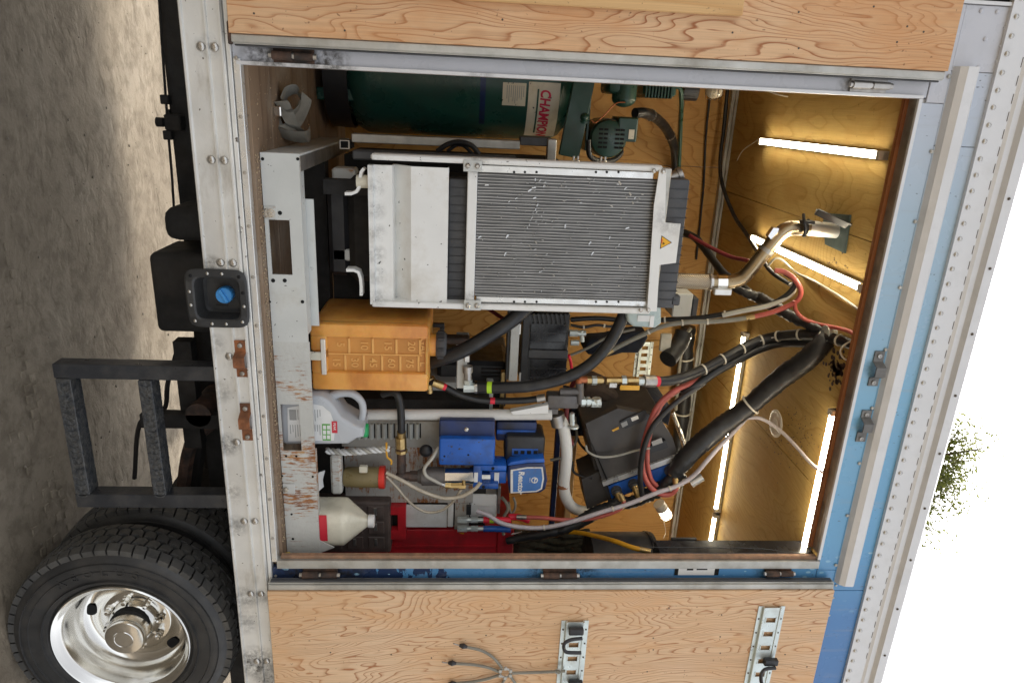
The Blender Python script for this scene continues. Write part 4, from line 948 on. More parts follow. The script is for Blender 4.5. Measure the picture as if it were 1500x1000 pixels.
q0 = P(981, 262, Y0+.1); ob('filler_neck', MB().cyl(q0+Vector((.01, 0, -.03)), q0+Vector((-.02, 0, .04)), .024, n=20).cyl(q0+Vector((-.016, 0, .032)), q0+Vector((-.024, 0, .048)), .030, n=20), M['steel'], ge, True)
# J shaped mount hooks
for hk in ([(533, 247), (529, 252), (527, 262), (526, 274), (522, 281), (514, 284), (505, 284)], [(507, 396), (518, 396), (525, 399), (528, 408), (529, 420), (529, 433)]):
    p = [P(x, y, Y0+.01) for x, y in hk]
    mb = MB(); th = .006; vs3 = []
    for i, v in enumerate(p):
        d = (p[min(i+1, len(p)-1)]-p[max(0, i-1)]).normalized(); nrm = Vector((-d.z, 0, d.x))
        vs3 += [v+nrm*th, v-nrm*th, v-nrm*th+Vector((0, .05, 0)), v+nrm*th+Vector((0, .05, 0))]
    fs = [(4*i+k, 4*i+(k+1) % 4, 4*i+4+(k+1) % 4, 4*i+4+k) for i in range(len(p)-1) for k in range(4)]+[(0, 1, 2, 3), tuple(4*len(p)-4+k for k in range(4))]
    ob('mount_hook', mb.add(vs3, fs), M['white_metal'], ge)
q = P(534, 266, Y0+.03); ob('rubber_mount', MB().cyl((q.x, Y0+.03, q.z-.03), (q.x, Y0+.03, q.z+.02), .026, n=18), M['cream'], ge, True)
# frame and engine behind
gp('rear_rail', 515, 201, 762, 214, .62, .70, 'alu_frame', .003); gp('rear_rail', 762, 201, 808, 214, .62, .69, 'shroud', .003); gp('rear_post', 802, 204, 815, 237, .60, .66, 'alu_frame', .003)
gp('rear_rail', 516, 225, 758, 239, .38, .46, 'shroud', .006); gp('rear_rail', 498, 206, 514, 218, .62, .72, 'under', .002)
gp('tube_end', 497, 205, 512, 219, .60, .615, 'steel', .002)
q = px(499, 207, 510, 217, .598); ob('tube_hole', MB().box(q[0], q[1], .597, .5995, q[2], q[3]), M['hole'], ge)
gp('mount_bracket', 486, 247, 520, 271, .45, .56, 'rust_beam_light', .008)
ob('shade_backing', MB().box(.34, .40, .75, 1.25, 1.3, 2.32), M['under'], ge); ob('shade_backing', MB().box(.80, 1.01, .64, .68, 1.25, 1.62), M['under'], ge); ob('shade_backing', MB().box(.41, .47, .34, .40, 1.28, 1.5), M['under'], ge)  # dark plates added so the gaps round the generator read as shaded
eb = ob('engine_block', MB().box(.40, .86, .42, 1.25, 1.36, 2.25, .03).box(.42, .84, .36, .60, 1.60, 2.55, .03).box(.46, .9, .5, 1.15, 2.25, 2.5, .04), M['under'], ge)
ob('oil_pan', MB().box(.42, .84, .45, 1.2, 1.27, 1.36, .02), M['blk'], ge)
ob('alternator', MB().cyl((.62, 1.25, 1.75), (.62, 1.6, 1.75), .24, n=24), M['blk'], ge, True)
ob('hose_loop', MB().tube(PP([(640, 222, .5), (655, 212, .5), (672, 208, .5), (690, 213, .5), (702, 226, .5)]), .011, 8).tube(PP([(655, 222, .52), (668, 213, .52), (680, 214, .52), (694, 228, .52)]), .008, 8), M['hose'], ge, True)
# white caged bracket pieces between skid and pan
gp('mount_block', 487, 365, 515, 382, .45, .53, 'grey_metal', .006)

# ---------------- orange fuel tank
ot = thing('fuel_tank', 'translucent orange plastic fuel tank with embossed litre scale', 'tank', (1.2, .35, 1.1))
A = px(454, 476, 628, 573, .20); YT0, YT1 = .20, .62
x0, x1, z0, z1 = A
rz0, rz1 = P(479, 520, .2).z, P(618, 520, .2).z; rx0, rx1 = P(540, 496, .2).x, P(540, 544, .2).x
xa, xb = rx0, P(540, 546, .2).x
# shell: rounded body behind, front rim in four bars, sunken scale panel
ob('body', MB().box(x0, x1, YT0+.030, YT1, z0, z1, .028, 3), M['orange'], ot, True)
ob('rim', MB().box(x0, xa, YT0, YT0+.06, z0+.002, z1-.002, .014, 2), M['orange'], ot, True)
ob('rim', MB().box(xb, x1, YT0, YT0+.06, z0+.002, z1-.002, .014, 2), M['orange'], ot, True)
ob('rim', MB().box(xa-.012, xb+.012, YT0+.004, YT0+.06, rz1+.012, z1-.003, .010, 2), M['orange'], ot, True)
ob('rim', MB().box(xa-.012, (xa+xb)/2-.012, YT0+.002, YT0+.06, z0+.003, rz0, .012, 2), M['orange'], ot, True)
ob('rim', MB().box((xa+xb)/2+.012, xb+.012, YT0+.002, YT0+.06, z0+.003, rz0, .012, 2), M['orange'], ot, True)
ob('scale_panel', MB().box(xa-.004, xb+.004, YT0+.024, YT0+.05, rz0-.002, rz1+.015, .002), M['orange_pn'], ot)
xm = (xa+xb)/2
ob('scale_line', MB().box(xm-.003, xm+.003, YT0+.017, YT0+.0245, rz0, rz1, .0015), M['orange_lt'], ot)
H = rz1-rz0
for k in range(4):
    z = rz0+H*(.225+k*.25); ob('scale_line', MB().box(xa+.004, xm-.004, YT0+.017, YT0+.0245, z-.005, z+.005, .002), M['orange_lt'], ot)
for k in range(5):
    z = rz0+H*(.18+k*.195); ob('scale_line', MB().box(xm+.004, xb-.002, YT0+.017, YT0+.0245, z-.005, z+.005, .002), M['orange_lt'], ot)
for k, s_ in enumerate(('5', '10', '15', '20')): txt('numeral', s_, .031, ((xa+xm)/2-.002, YT0+.0225, rz0+H*(.10+k*.25)), M['orange_lt'], ot, .003, None, 1, 0, .0003, 'CENTER')
for k, s_ in enumerate(('15', '30', '45', '60', '75')): txt('numeral', s_, .031, ((xm+xb)/2, YT0+.0225, rz0+H*(.05+k*.195)), M['orange_lt'], ot, .003, None, 1, 0, .0003, 'CENTER')
txt('numeral', 'GAL', .03, ((xa+xm)/2, YT0+.0225, rz0+H*.98), M['orange_lt'], ot, .003, None, 1, 0, .001, 'CENTER'); txt('numeral', 'L', .03, ((xm+xb)/2, YT0+.0225, rz0+H*.98), M['orange_lt'], ot, .003, None, 1, 0, .001, 'CENTER')
a = px(470, 497, 477, 549, .185); ob('retaining_bar', MB().box(a[0], a[1], .185, .20, a[2], a[3], .002), M['alu_clean'], ot)
a = px(452, 516, 470, 528, .185); ob('retaining_stem', MB().box(a[0], a[1], .186, .199, a[2], a[3], .003), M['cream'], ot)
q = P(629, 505, .33); ob('filler_neck', MB().cyl((q.x, .33, z1-.01), (q.x, .33, z1+.028), .050, n=24), M['orange'], ot, True)
mb = MB(); mb.lathe([(.056, 0), (.060, .006), (.060, .038), (.052, .046), (0, .046)], (q.x, .33, z1+.026), (0, 0, 1), 24); o = ob('filler_cap', mb, M['shroud'], ot, True)
for k in range(8): 
    a_ = 2*math.pi*k/8; ob('grip', MB().box(q.x+math.cos(a_)*.060-.007, q.x+math.cos(a_)*.060+.007, .33+math.sin(a_)*.06-.007, .33+math.sin(a_)*.06+.007, z1+.032, z1+.062, .002), M['blk'], o)

# ---------------- grey jug behind the beam
def extr(pts, y0, y1, b=.012):
    m = bmesh.new(); vs3 = [m.verts.new((p[0], y0, p[1])) for p in pts]; f_ = m.faces.new(vs3); r_ = bmesh.ops.extrude_face_region(m, geom=[f_])
    bmesh.ops.translate(m, verts=[v for v in r_['geom'] if isinstance(v, bmesh.types.BMVert)], vec=(0, y1-y0, 0))
    bmesh.ops.recalc_face_normals(m, faces=m.faces)
    ed = [e for e in m.edges if abs(e.verts[0].co.y-e.verts[1].co.y) < 1e-5]
    bmesh.ops.bevel(m, geom=ed, offset=b, segments=3, affect='EDGES', profile=.5); return MB().bm(m)
def pxz(pts, Y): return [(P(x, y, Y).x, P(x, y, Y).z) for x, y in pts]
jg = thing('plastic_jug', 'silver grey plastic jug with green cap and printed label', 'jug', (1.48, .24, 1.1))
body = [(409, 582), (412, 648), (418, 652), (510, 651), (522, 643), (532, 641), (532, 627), (521, 624), (500, 612), (492, 600), (483, 588), (470, 580)]
ob('body', extr(pxz(body, .16)[::-1], .16, .33, .016), M['jug_grey'], jg, True)
hz = pxz([(480, 584), (497, 578), (515, 579), (528, 590), (531, 604), (528, 618), (522, 626)], .22)
ob('handle', MB().tube([(x, .24, z) for x, z in hz], [.022, .020, .018, .016, .016, .016, .016], 10, 5), M['jug_grey'], jg, True)
a = px(527, 625, 537, 642, .22); q0 = Vector(((a[0]+a[1])/2, .245, a[2])); ob('cap', MB().lathe([(.030, 0), (.031, .004), (.031, .030), (.028, .034), (0, .034)], q0, (0, 0, 1), 20), M['cap_green'], jg, True)
lab = [(421, 597), (422, 646), (489, 645), (491, 625), (484, 604), (472, 594), (455, 591)]
l1 = ob('label_print', MB().prism(pxz(lab, .158)[::-1], .1582, .1595), M['label_white'], jg)
a = px(486, 617, 494, 634, .156); lr = ob('label_print', MB().box(a[0], a[1], .1565, .1578, a[2], a[3], .0), M['label_red'], jg)
a = px(472, 621, 484, 645, .156); lg = ob('label_print', MB().box(a[0], a[1], .1565, .1578, a[2], a[3]), M['label_green'], jg)
for k in range(6):
    a = px(473+(k % 2)*6, 623+(k//2)*7.2, 477.5+(k % 2)*6, 628.5+(k//2)*7.2, .155); ob('label_print', MB().box(a[0], a[1], .1555, .1563, a[2], a[3]), M['label_white'], lg)
txt('lettering', 'PEAK', .011, (P(488, 619, .156).x, .1562, P(488.3, 625, .156).z), M['white'], lr, .0003)
for k in range(26):
    x = 425+(k % 13)*3.6; y = 600+(k//13)*22; a = px(x, y, x+1.1, y+random.uniform(9, 19), .157)
    if 470 < x and k//13: continue
    ob('label_print', MB().box(a[0], a[1], .1571, .158, a[2], a[3]), M['grey_print'], l1)
a = px(424, 600, 434, 615, .157); ob('label_print', MB().box(a[0], a[1], .1566, .157, a[2], a[3]), M['grey_print'], l1)

# ---------------- cloudy jug with pyramidal shoulder
jw = thing('milky_jug', 'cloudy white jug with red label and tapered top', 'jug', (1.95, .2, 1.1))
a = px(467, 732, 502, 794, .17); cxj = (a[0]+a[1])/2+.022; hw = (a[1]-a[0])/2*.82; zt = P(502, 757, .15).z; zn = P(537, 762, .15).z
ob('body', MB().lathe([(hw*.92, 1.105), (hw, 1.125), (hw, zt-.01), (hw*.985, zt+.004), (hw*.25, zn-.006), (hw*.22, zn)], (cxj, .135+hw*.80, 0), (0, 0, 1), 40, u=(1, 0, 0), sq=4.5), M['jug_white'], jw, True, 35)
ob('handle_ridge', MB().tube([(cxj+.005, .16, zt), (cxj+.008, .205, zt+.06), (cxj+.008, .24, zn-.01)], .016, 8), M['jug_white'], jw, True)
ob('cap', MB().lathe([(.030, 0), (.030, .024), (.027, .027), (0, .027)], (cxj, .135+hw*.80, zn), (0, 0, 1), 20), M['white'], jw, True)
a = px(466, 751, 476, 791, .128); ob('label_print', MB().box(a[0], a[1]-.01, .1088, .1118, 1.2475, P(479, 770, .11).z), M['label_red'], jw)

# ---------------- tool case and red bin
tc = thing('tool_case', 'dirty red and grey plastic tool case standing on edge', 'tool case', (2.2, .5, 1.1))
a = px(500, 740, 572, 800, .42); 
ob('shell', MB().box(a[0]-.02, a[1]+.04, .42, .52, 1.105, a[3], .012, 2), M['grey_case'], tc)
for r_ in range(3):
    for c_ in range(3):
        x_ = a[0]+.0+c_*.088; z_ = a[3]-.11-r_*.105; ob('tray_pocket', MB().box(x_, x_+.072, .412, .4195, z_, z_+.08, .004), M['grey_case'], tc)
        ob('socket', MB().box(x_+.008, x_+.05, .408, .4118, z_+.03, z_+.045, .001), M['steel'], tc)
ob('edge_band', MB().box(a[1]+.0405, a[1]+.09, .40, .53, 1.105, a[3]-.02, .012, 2), M['red_box'], tc)
hd = px(562, 739, 592, 786, .46); ob('handle', MB().plate_holes(hd[0], hd[1], hd[2], hd[3]+.01, .44, .48, [(hd[0]+.045, hd[1]-.05, hd[2]+.03, hd[3]-.03)]), M['red_box'], tc)
rb = thing('red_bin', 'dark red plastic bin in the lower right of the opening', 'bin', (2.5, .7, 1.1))
a = px(576, 776, 752, 812, .50)
ob('front', MB().box(a[0], a[0]+.9, .50, .515, 1.25, P(752, 800, .5).z, .004), M['red_box'], rb); ob('rim', MB().box(a[0]-.01, a[0]+.9, .488, .4995, P(728, 800, .5).z, P(752, 800, .5).z-.004, .003), M['red_box'], rb)
for k in range(3): ob('rib', MB().box(a[0]+.09+k*.2, a[0]+.10+k*.2, .4905, .4995, 1.30, P(726, 800, .5).z), M['red_box'], rb)
ob('side', MB().box(a[0], a[0]+.015, .516, 1.0, 1.25, P(750, 800, .5).z), M['red_box'], rb)
ob('bin_base', MB().box(a[0]+.0155, a[0]+.9, .516, 1.0, 1.24, 1.255), M['red_box'], rb)
ob('bin_stand', MB().box(a[0]+.05, a[0]+.85, .55, .95, 1.102, 1.2395), M['under'], rb)

# ---------------- machine cabinet behind the pump
mc = thing('machine_cabinet', 'rust-stained grey steel cabinet with louvres behind the pump', 'cabinet', (1.75, .6, 1.1))
YC = .48
def cp_(name, x0, y0, x1, y1, ya, yb, m, b=.002, par=None, lab=None):
    a = px(x0, y0, x1, y1, ya); return ob(name, MB().box(a[0], a[1], ya, yb, a[2], a[3], b), M[m], par, label=lab)
cp_('upper_panel', 500, 616, 656, 655, YC, YC+.02, 'panel_dull', .002, mc)
cp_('lower_panel', 505, 656, 694, 736, YC-.005, YC+.02, 'rust_cab', .002, mc)
for k in range(12):
    x = 503+k*9.6; q = px(x, 621, x+6, 643, YC-.012); z_m = (q[2]+q[3])/2; mb = MB()
    mb.prism([(YC-.001, q[2]), (YC-.016, q[2]+.004), (YC-.020, q[2]+.012), (YC-.001, q[3])], q[0], q[1], 'X'); ob('louvre', mb, M['grey_metal'], mc); ob('louvre_slot', MB().box(q[0]+.002, q[1]-.001, YC-.0016, YC+.001, q[3]-.004, q[3]+.006), M['hole'], mc)
cp_('base_post', 484, 668, 500, 725, .30, .36, 'rust_beam', .01, mc); cp_('bright_ledge', 590, 739, 655, 772, .468, .474, 'white_metal', .002, mc); cp_('ledge_edge', 655.5, 738, 664, 772, .455, .474, 'white_metal', .004, mc)
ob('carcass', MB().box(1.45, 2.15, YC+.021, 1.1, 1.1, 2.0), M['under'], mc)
cp_('white_box', 688, 725, 728, 757, .50, .60, 'white_metal', .004, mc); cp_('box_lid', 690, 724, 727, 741, .488, .4995, 'white_metal', .003, mc); cp_('edge_angle', 729, 712, 733, 752, .49, .6, 'steel', .001, mc); cp_('stained_strip', 666, 737, 687, 775, .466, .476, 'rust_cab', .002, mc)
for y in (698, 717): pass
# grey pipe lying along the top of the louvred panel
gpip = thing('grey_pipe', 'long grey painted pipe standing beside the louvred panel', 'pipe', P(535, 608, .40))
ob('tube', MB().cyl(P(530, 607, .40), P(808, 607, .40), .0255, n=24), M['pipe_grey'], gpip, True)
for x in (671, 739): ob('joint', MB().cyl(P(x-1, 607, .40), P(x+1, 607, .40), .0252, n=20), M['hole'], gpip, True)
a = px(748, 593, 803, 604, .37); ob('bracket', MB().prism(pxz([(748, 602), (752, 606), (803, 604), (803, 592)], .37)[::-1], .362, .40), M['white_metal'], gpip)
# big silver elbow pipe
ep = thing('elbow_pipe', 'bent silver pipe with rust ring rising past the blue motor', 'pipe', P(830, 640, .42))
ob('tube', MB().tube(PP([(818, 612, .44), (824, 620, .44), (828, 640, .44), (830, 665, .44), (828, 690, .44), (826, 710, .45), (829, 728, .47), (838, 742, .52), (852, 748, .6), (875, 748, .7)]), .0285, 16, 6), M['pipe_grey'], ep, True, 60)
ob('collar', MB().cyl(P(815, 606, .44), P(819, 622, .44), .0375, n=20), M['steel'], ep, True)
ob('rust_ring', MB().cyl(P(825, 707, .45), P(825.5, 712, .452), .0302, n=18), M['rust'], ep, True)

# ---------------- blue pump
pp = thing('proportioner_pump', 'blue electric pump with square covers and white lettered badge', 'pump', (1.75, .4, 1.1))
def pb(name, x0, y0, x1, y1, ya, yb, m, b=.004, seg=2, lab=None, par=pp):
    a = px(x0, y0, x1, y1, ya); return ob(name, MB().box(a[0], a[1], ya, yb, a[2], a[3], b, seg), M[m], par, True, label=lab)
pb('cover', 643, 643, 725, 682, .300, .46, 'blue_paint', .010, 3, 'bright blue steel cover')
a = px(643, 617, 725, 644, .33); ob('cover_side', MB().box(a[0], a[1], .335, .46, a[2], a[3], .008, 2), M['blue_dark'], pp)
for (x, y) in ((651, 668), (686, 666)): q = P(x, y, .3); ob('hole', MB().cyl((q.x, .2992, q.z), (q.x, .303, q.z), .005, n=10), M['hole'], pp)
q = P(683, 629, .334); ob('screw', MB().lathe([(.012, 0), (.008, .006), (0, .007)], (q.x, .335, q.z), (0, -1, 0), 10), M['bolt'], pp, True)
pb('motor_housing', 727, 618, 786, 646, .42, .55, 'blue_dark', .01); pb('motor_stripe', 728, 630, 784, 636, .412, .4195, 'blue_paint', .002)
pb('motor_body', 740, 640, 798, 680, .36, .52, 'blk', .016, 3)
for k in range(4): pb('vent', 753+k*9.5, 660, 759+k*9.5, 665, .3555, .360, 'hole', .001, 1)
pb('vent_frame', 750, 657, 788, 667, .3575, .3595, 'blue_paint', .001, 1)
mot = pxz([(744, 683), (748, 681), (772, 678), (797, 677), (800, 690), (802, 705), (799, 717), (792, 722), (768, 724), (746, 723), (743, 700)], .31)
ob('motor_cover', extr(mot[::-1], .31, .46, .012), M['blue_dark'], pp, True)
top = pxz([(743, 681), (748, 676), (772, 672), (797, 671), (798, 676.5), (772, 677.5), (747, 681)], .31); ob('cover_band', extr(top[::-1], .306, .40, .003), M['blue_paint'], pp, True)
bd = pxz([(748, 688), (772, 684), (795, 684), (797, 700), (794, 716), (786, 720), (748, 722)], .307); bdg = ob('badge', MB().prism(bd[::-1], .3065, .3095), M['badge_white'], pp)
ctr = Vector((sum(p[0] for p in bd)/7, sum(p[1] for p in bd)/7)); ob('badge_field', MB().prism([(ctr.x+(p[0]-ctr.x)*.90, ctr.y+(p[1]-ctr.y)*.88) for p in bd][::-1], .3055, .3064), M['badge_blue'], bdg)
txt('lettering', 'Reactor', .026, (P(762, 690, .305).x, .3050, P(759.5, 705, .305).z), M['badge_white'], bdg, .0005, None, 1.02, .08, .0012)
q = P(783, 703, .305); mb = MB(); mb.lathe([(.017, -.0004), (.017, .0006), (.012, .0006), (.012, -.0004)], (q.x, .3050, q.z), (0, -1, 0), 8, caps=False); ob('emblem', mb, M['badge_white'], bdg)
ob('emblem', MB().prism([(q.x-.010, q.z-.001), (q.x+.012, q.z-.001), (q.x+.012, q.z+.003), (q.x-.002, q.z+.003), (q.x-.002, q.z+.008), (q.x-.010, q.z+.008)], .3046, .3052), M['badge_white'], bdg)
txt('lettering', 'GRACO', .005, (q.x-.014, .3050, P(775.5, 703, .305).z), M['badge_white'], bdg, .0003)
# pump cylinder and clamp blocks
c = lambda x, y, Y=.345: P(x, y, Y)
ob('cylinder', MB().cyl(c(652, 697), c(688, 697), .0415, n=24).cyl(c(688, 697), c(694, 697), .046, n=24).cyl(c(694, 697), c(718, 697), .026, n=20), M['chrome'], pp, True, label='steel pump cylinder')
ob('lower_cylinder', MB().cyl(c(612, 697), c(618, 697), .03, .038, n=24).cyl(c(618, 697), c(651, 697), .045, n=24), M['cast'], pp, True)
pb('clamp', 693, 682, 706, 716, .30, .40, 'blue_paint', .006); pb('clamp', 703, 682, 742, 690, .30, .40, 'blue_paint', .004); pb('clamp', 703, 708, 730, 716, .30, .40, 'blue_paint', .004); pb('clamp', 717, 690.5, 742, 708, .33, .42, 'blue_paint', .006)
pb('tag', 694.5, 692, 700, 706, .2965, .2995, 'label_white', .0005, 1); pb('tag', 724, 692, 731, 708, .3265, .3295, 'label_white', .0005, 1)
ob('bolt', MB().cyl(P(722, 686, .295), P(722, 686, .30), .008, n=6).cyl(P(708, 713, .295), P(708, 713, .30), .008, n=6), M['hole'], pp)
ob('inlet_pipe', MB().tube(PP([(588, 640, .34), (588, 665, .34), (588, 690, .34)]), .021, 12, 2).sph(P(588, 697, .34), .028).cyl(P(590, 697, .34), P(602, 697, .34), .021, n=12).cyl(P(600, 697, .34), P(613, 697, .34), .026, n=8), M['iron'], pp, True)
ob('inlet_collar', MB().cyl(P(587, 640, .34), P(587.4, 655, .34), .026, n=8).cyl(P(588, 658, .34), P(588, 662, .34), .029, n=8), M['brass'], pp)
ob('plug', MB().sph(P(624, 660, .40), .032, 14, 10, (1, .7, 1)), M['blk'], pp, True)
ob('drain_fitting', MB().cyl(P(652, 711, .31), P(660, 712, .31), .012, n=10).cyl(P(660, 712, .31), P(672, 712, .31), .010, n=6).cyl(P(672, 712, .31), P(682, 712, .31), .014, n=6).cyl(P(679, 702, .31), P(680, 712, .31), .010, n=10), M['brass'], pp, True)

# reservoir cup
rc = thing('reservoir_cup', 'olive plastic reservoir cup with bright red lid', 'cup', P(510, 698, .36))
a0_, a1_ = P(504, 698, .36), P(556, 698, .36); L = (a1_-a0_).length
ob('cup', MB().lathe([(.040, 0), (.047, .01), (.050, L*.5), (.050, L)], a0_, (0, 0, 1), 28), M['olive'], rc, True)
ob('lid', MB().lathe([(.054, 0), (.055, .003), (.055, .024), (.052, .027), (0, .027)], a0_+Vector((0, 0, L)), (0, 0, 1), 28), M['red_lid'], rc, True)
x0, x1, z0, z1 = px(526, 683, 538, 692, .305); ob('clip', MB().box(x0, x1, .300, .325, z0, z1, .003), M['jug_white'], rc)
# twisted pale rope
for k in range(3): pass
rp = thing('steel_braid', 'short length of pale braided hose lying on the ledge', 'braid', P(480, 660, .33))
for s_ in range(3):
    pts = []
    for k in range(41):
        f_ = k/40; b_ = Vector(P(478+(570-478)*f_, 660+2*math.sin(f_*5), .33)); an = f_*26+s_*2.09; pts.append(b_+Vector((math.cos(an)*.010, math.sin(an)*.010, 0)))
    ob('strand', MB().tube(pts, .0072, 6, 1), M['label_white'] if s_ else M['grey_hose_l'], rp, True)
ob('wing_clip', MB().tube(PP([(566, 648, .32), (567, 668, .32), (573, 674, .32), (573, 680, .32)]), .005, 6), M['orange_knob'], rp, True)
ob('paper_scrap', ribbon(PP([(471, 690, .3), (468, 705, .3), (470, 718, .3)]), .02, (.2, -.5)), M['white'], None, True, 60, 'crumpled white paper scrap behind the rusty beam', 'paper')

# hose fittings in the middle bottom
qf = thing('hose_coupling', 'pair of nickel quick couplings with red and blue tails', 'coupling', P(690, 765, .42))
for y_, cl in ((761, 'redband'), (774, 'blue_paint')):
    ob('coupler', MB().cyl(P(670, y_, .42), P(684, y_, .42), .018, n=6).cyl(P(684, y_, .42), P(696, y_, .42), .013, n=12).cyl(P(690, y_, .42), P(700, y_, .42), .016, n=6).cyl(P(700, y_, .42), P(708, y_, .42), .011, n=12), M['zinc'], qf, True)
    ob('tail', MB().tube(PP([(708, y_, .42), (725, y_, .42), (748, y_+1, .42)]), .016, 10), M[cl], qf, True)
ob('band', MB().cyl(P(717, 761, .42), P(724, 761, .42), .0172, n=14), M['lime'], qf, True); ob('handle', MB().box(*[v for v in (P(686, 740, .42).x, P(686, 752, .42).x, .41, .43, P(683, 746, .42).z, P(690, 746, .42).z)]), M['blk'], qf)

# ---------------- black battery box with its strut
bb = thing('battery_box', 'black ribbed battery box strapped beside a grey upright', 'battery box', P(770, 505, .62))
def bx_(name, x0, y0, x1, y1, ya, yb, m, b=.004, par=None, lab=None, seg=1):
    a = px(x0, y0, x1, y1, ya); return ob(name, MB().box(a[0], a[1], ya, yb, a[2], a[3], b, seg), M[m], par, label=lab)
bx_('case', 766, 458, 832, 562, .64, .92, 'blk', .008, bb)
bx_('lid', 764, 459, 775, 563, .625, .93, 'blk', .004, bb)
for k in range(8):
    y = 461+k*13; bx_('rib', 776, y, 831, y+1.6, .633, .6395, 'blk', .0005, bb)
bx_('panel', 777, 475, 829, 512, .6335, .639, 'blk_gloss', .001, bb); bx_('panel', 777, 526, 829, 558, .6335, .639, 'blk_gloss', .001, bb)
bx_('strap', 774, 513, 832, 525, .622, .6325, 'shroud', .002, bb)
for k in range(9): 
    x = 773+k*6.6; mb = MB(); a = px(x, 459, x+3.2, 474, .632); mb.prism([(a[0], a[2]), (a[1], a[2]+.012), (a[1], a[3]+.012), (a[0], a[3])], .622, .633); ob('rib', mb, M['blk'], bb)
sp_ = thing('support_post', 'light grey steel support beside the black battery box', 'post', P(740, 505, .55))
bx_('web', 747.5, 452, 760, 558, .58, .64, 'grey_metal', .002, sp_); bx_('edge', 743, 452, 747, 556, .60, .70, 'shroud', .001, sp_)
for y in (482, 553): bx_('hinge', 760.5, y-7, 763, y+8, .60, .61, 'alu_clean', .001, sp_)

ob('terminal', MB().cyl(P(834, 488, .66), P(846, 488, .66), .018, n=8).cyl(P(846, 488, .66), P(858, 488, .66), .014, n=12).cyl(P(836, 502, .66), P(848, 502, .66), .015, n=8).cyl(P(852, 484, .66), P(853, 500, .66), .012, n=8), M['zinc'], bb, True)
hose('battery_cable', [(836, 476, .7), (855, 479, .7), (875, 476, .7), (895, 478, .7), (915, 474, .7), (940, 476, .7)], .0075, 'hose', 'thin black cable leaving the top of the battery box', 'cable', ties=(.2, .5, .8))
hose('battery_cable', [(836, 520, .72), (860, 510, .72), (885, 496, .72), (905, 488, .72), (930, 482, .72)], .007, 'grey_hose', 'thin olive cable slanting past the battery box', 'cable')
hose('battery_cable', [(838, 545, .7), (836, 530, .68), (833, 520, .66)], .008, 'redband', 'short red battery lead on the battery box', 'cable')
# ---------------- valve block and fittings between tank and battery
vb = thing('valve_block', 'grey hydraulic valve block with brass elbow', 'valve', P(680, 550, .36))
bx_('block', 669, 525, 684, 569, .37, .50, 'grey_metal', .004, vb); bx_('head', 680, 521, 688, 531, .36, .42, 'alu_clean', .003, vb)
ob('fitting', MB().cyl(P(685, 540, .34), P(685.5, 556, .34), .017, n=8).cyl(P(685, 536, .345), P(685, 545, .345), .023, n=16), M['steel'], vb, True)
ob('elbow', MB().cyl(P(685.5, 556, .34), P(685.5, 567, .34), .021, n=6).cyl(P(679, 567.5, .335), P(695, 567.5, .335), .023, n=8), M['zinc'], vb)
ob('clamp', MB().cyl(P(695, 567, .335), P(699, 567, .335), .029, n=16), M['chrome'], vb, True)
sl = thing('shutoff_lever', 'dark valve lever beside the orange tank cap', 'valve', P(655, 490, .5))
bx_('lever', 634, 474, 651, 480, .5, .52, 'blk', .003, sl); bx_('stem', 644, 480, 651, 497, .5, .53, 'blk', .003, sl); bx_('valve_body', 648, 495, 688, 505, .5, .56, 'iron', .006, sl); bx_('bracket', 668, 494, 687, 511, .52, .60, 'grey_metal', .003, sl)
# machinery mass in the dark behind
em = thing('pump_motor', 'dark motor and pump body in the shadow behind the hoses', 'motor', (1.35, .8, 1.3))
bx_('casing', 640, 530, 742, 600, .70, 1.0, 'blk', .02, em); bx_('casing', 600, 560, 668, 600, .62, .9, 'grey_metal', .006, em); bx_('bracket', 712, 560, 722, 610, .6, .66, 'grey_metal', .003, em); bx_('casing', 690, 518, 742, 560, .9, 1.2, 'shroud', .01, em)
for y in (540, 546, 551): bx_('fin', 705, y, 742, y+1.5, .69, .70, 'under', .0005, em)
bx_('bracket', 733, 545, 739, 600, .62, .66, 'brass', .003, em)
ob('green_bag', ribbon(PP([(690, 500, 1.4), (715, 485, 1.4), (723, 475, 1.4)]), .03, (.3, .9)), M['green_bag'], None, True, 60, 'scrap of green plastic bag caught behind the thick hose', 'bag')
hose('purple_cable', [(712, 450, .9), (730, 462, .85), (742, 470, .8), (750, 476, .75)], .010, 'dark_red', 'dark purple cable behind the thick black hose', 'cable')

# ---------------- big rubber hoses
hose('rubber_hose', [(618, 536, .40), (640, 527, .33), (665, 519, .30), (690, 507, .29), (715, 492, .29), (740, 476, .29), (760, 461, .30), (776, 446, .34)], .0325, 'hose', 'thickest black rubber hose rising from tank to radiator', n=16)
hose('rubber_hose', [(698, 567, .335), (730, 567.5, .32), (770, 566, .31), (805, 560, .31), (838, 549, .31), (866, 532, .31), (888, 508, .31), (903, 484, .31), (915, 458, .32), (922, 444, .36)], .0265, 'hose', 'black rubber hose with a lime green band', n=16, bands=((.07, 'lime'),))
hose('rubber_hose', [(628, 558, .40), (636, 561, .38), (652, 567, .38), (672, 577, .38), (700, 585, .38), (735, 587, .38), (770, 586, .38), (798, 582, .38)], .0155, 'hose', 'thin black rubber hose with two red bands', bands=((.27, 'redband'), (.66, 'redband')), ends=((.20, .05, 'brass'), (.97, .04, 'steel')))
ob('tank_outlet', MB().cyl(P(626, 540, .40), P(630, 575, .40), .014, n=8).cyl(P(630, 553, .40), P(633, 562, .40), .022, n=8), M['brass'], None, True, 60, 'brass outlet fitting under the orange tank cap', 'fitting')
hose('rubber_hose', [(560, 577, .36), (575, 574, .34), (583, 580, .33), (587, 600, .33), (588, 625, .33), (588, 640, .34)], .018, 'hose', 'black hose dropping into the iron inlet elbow', ends=((.97, .05, 'brass'),))
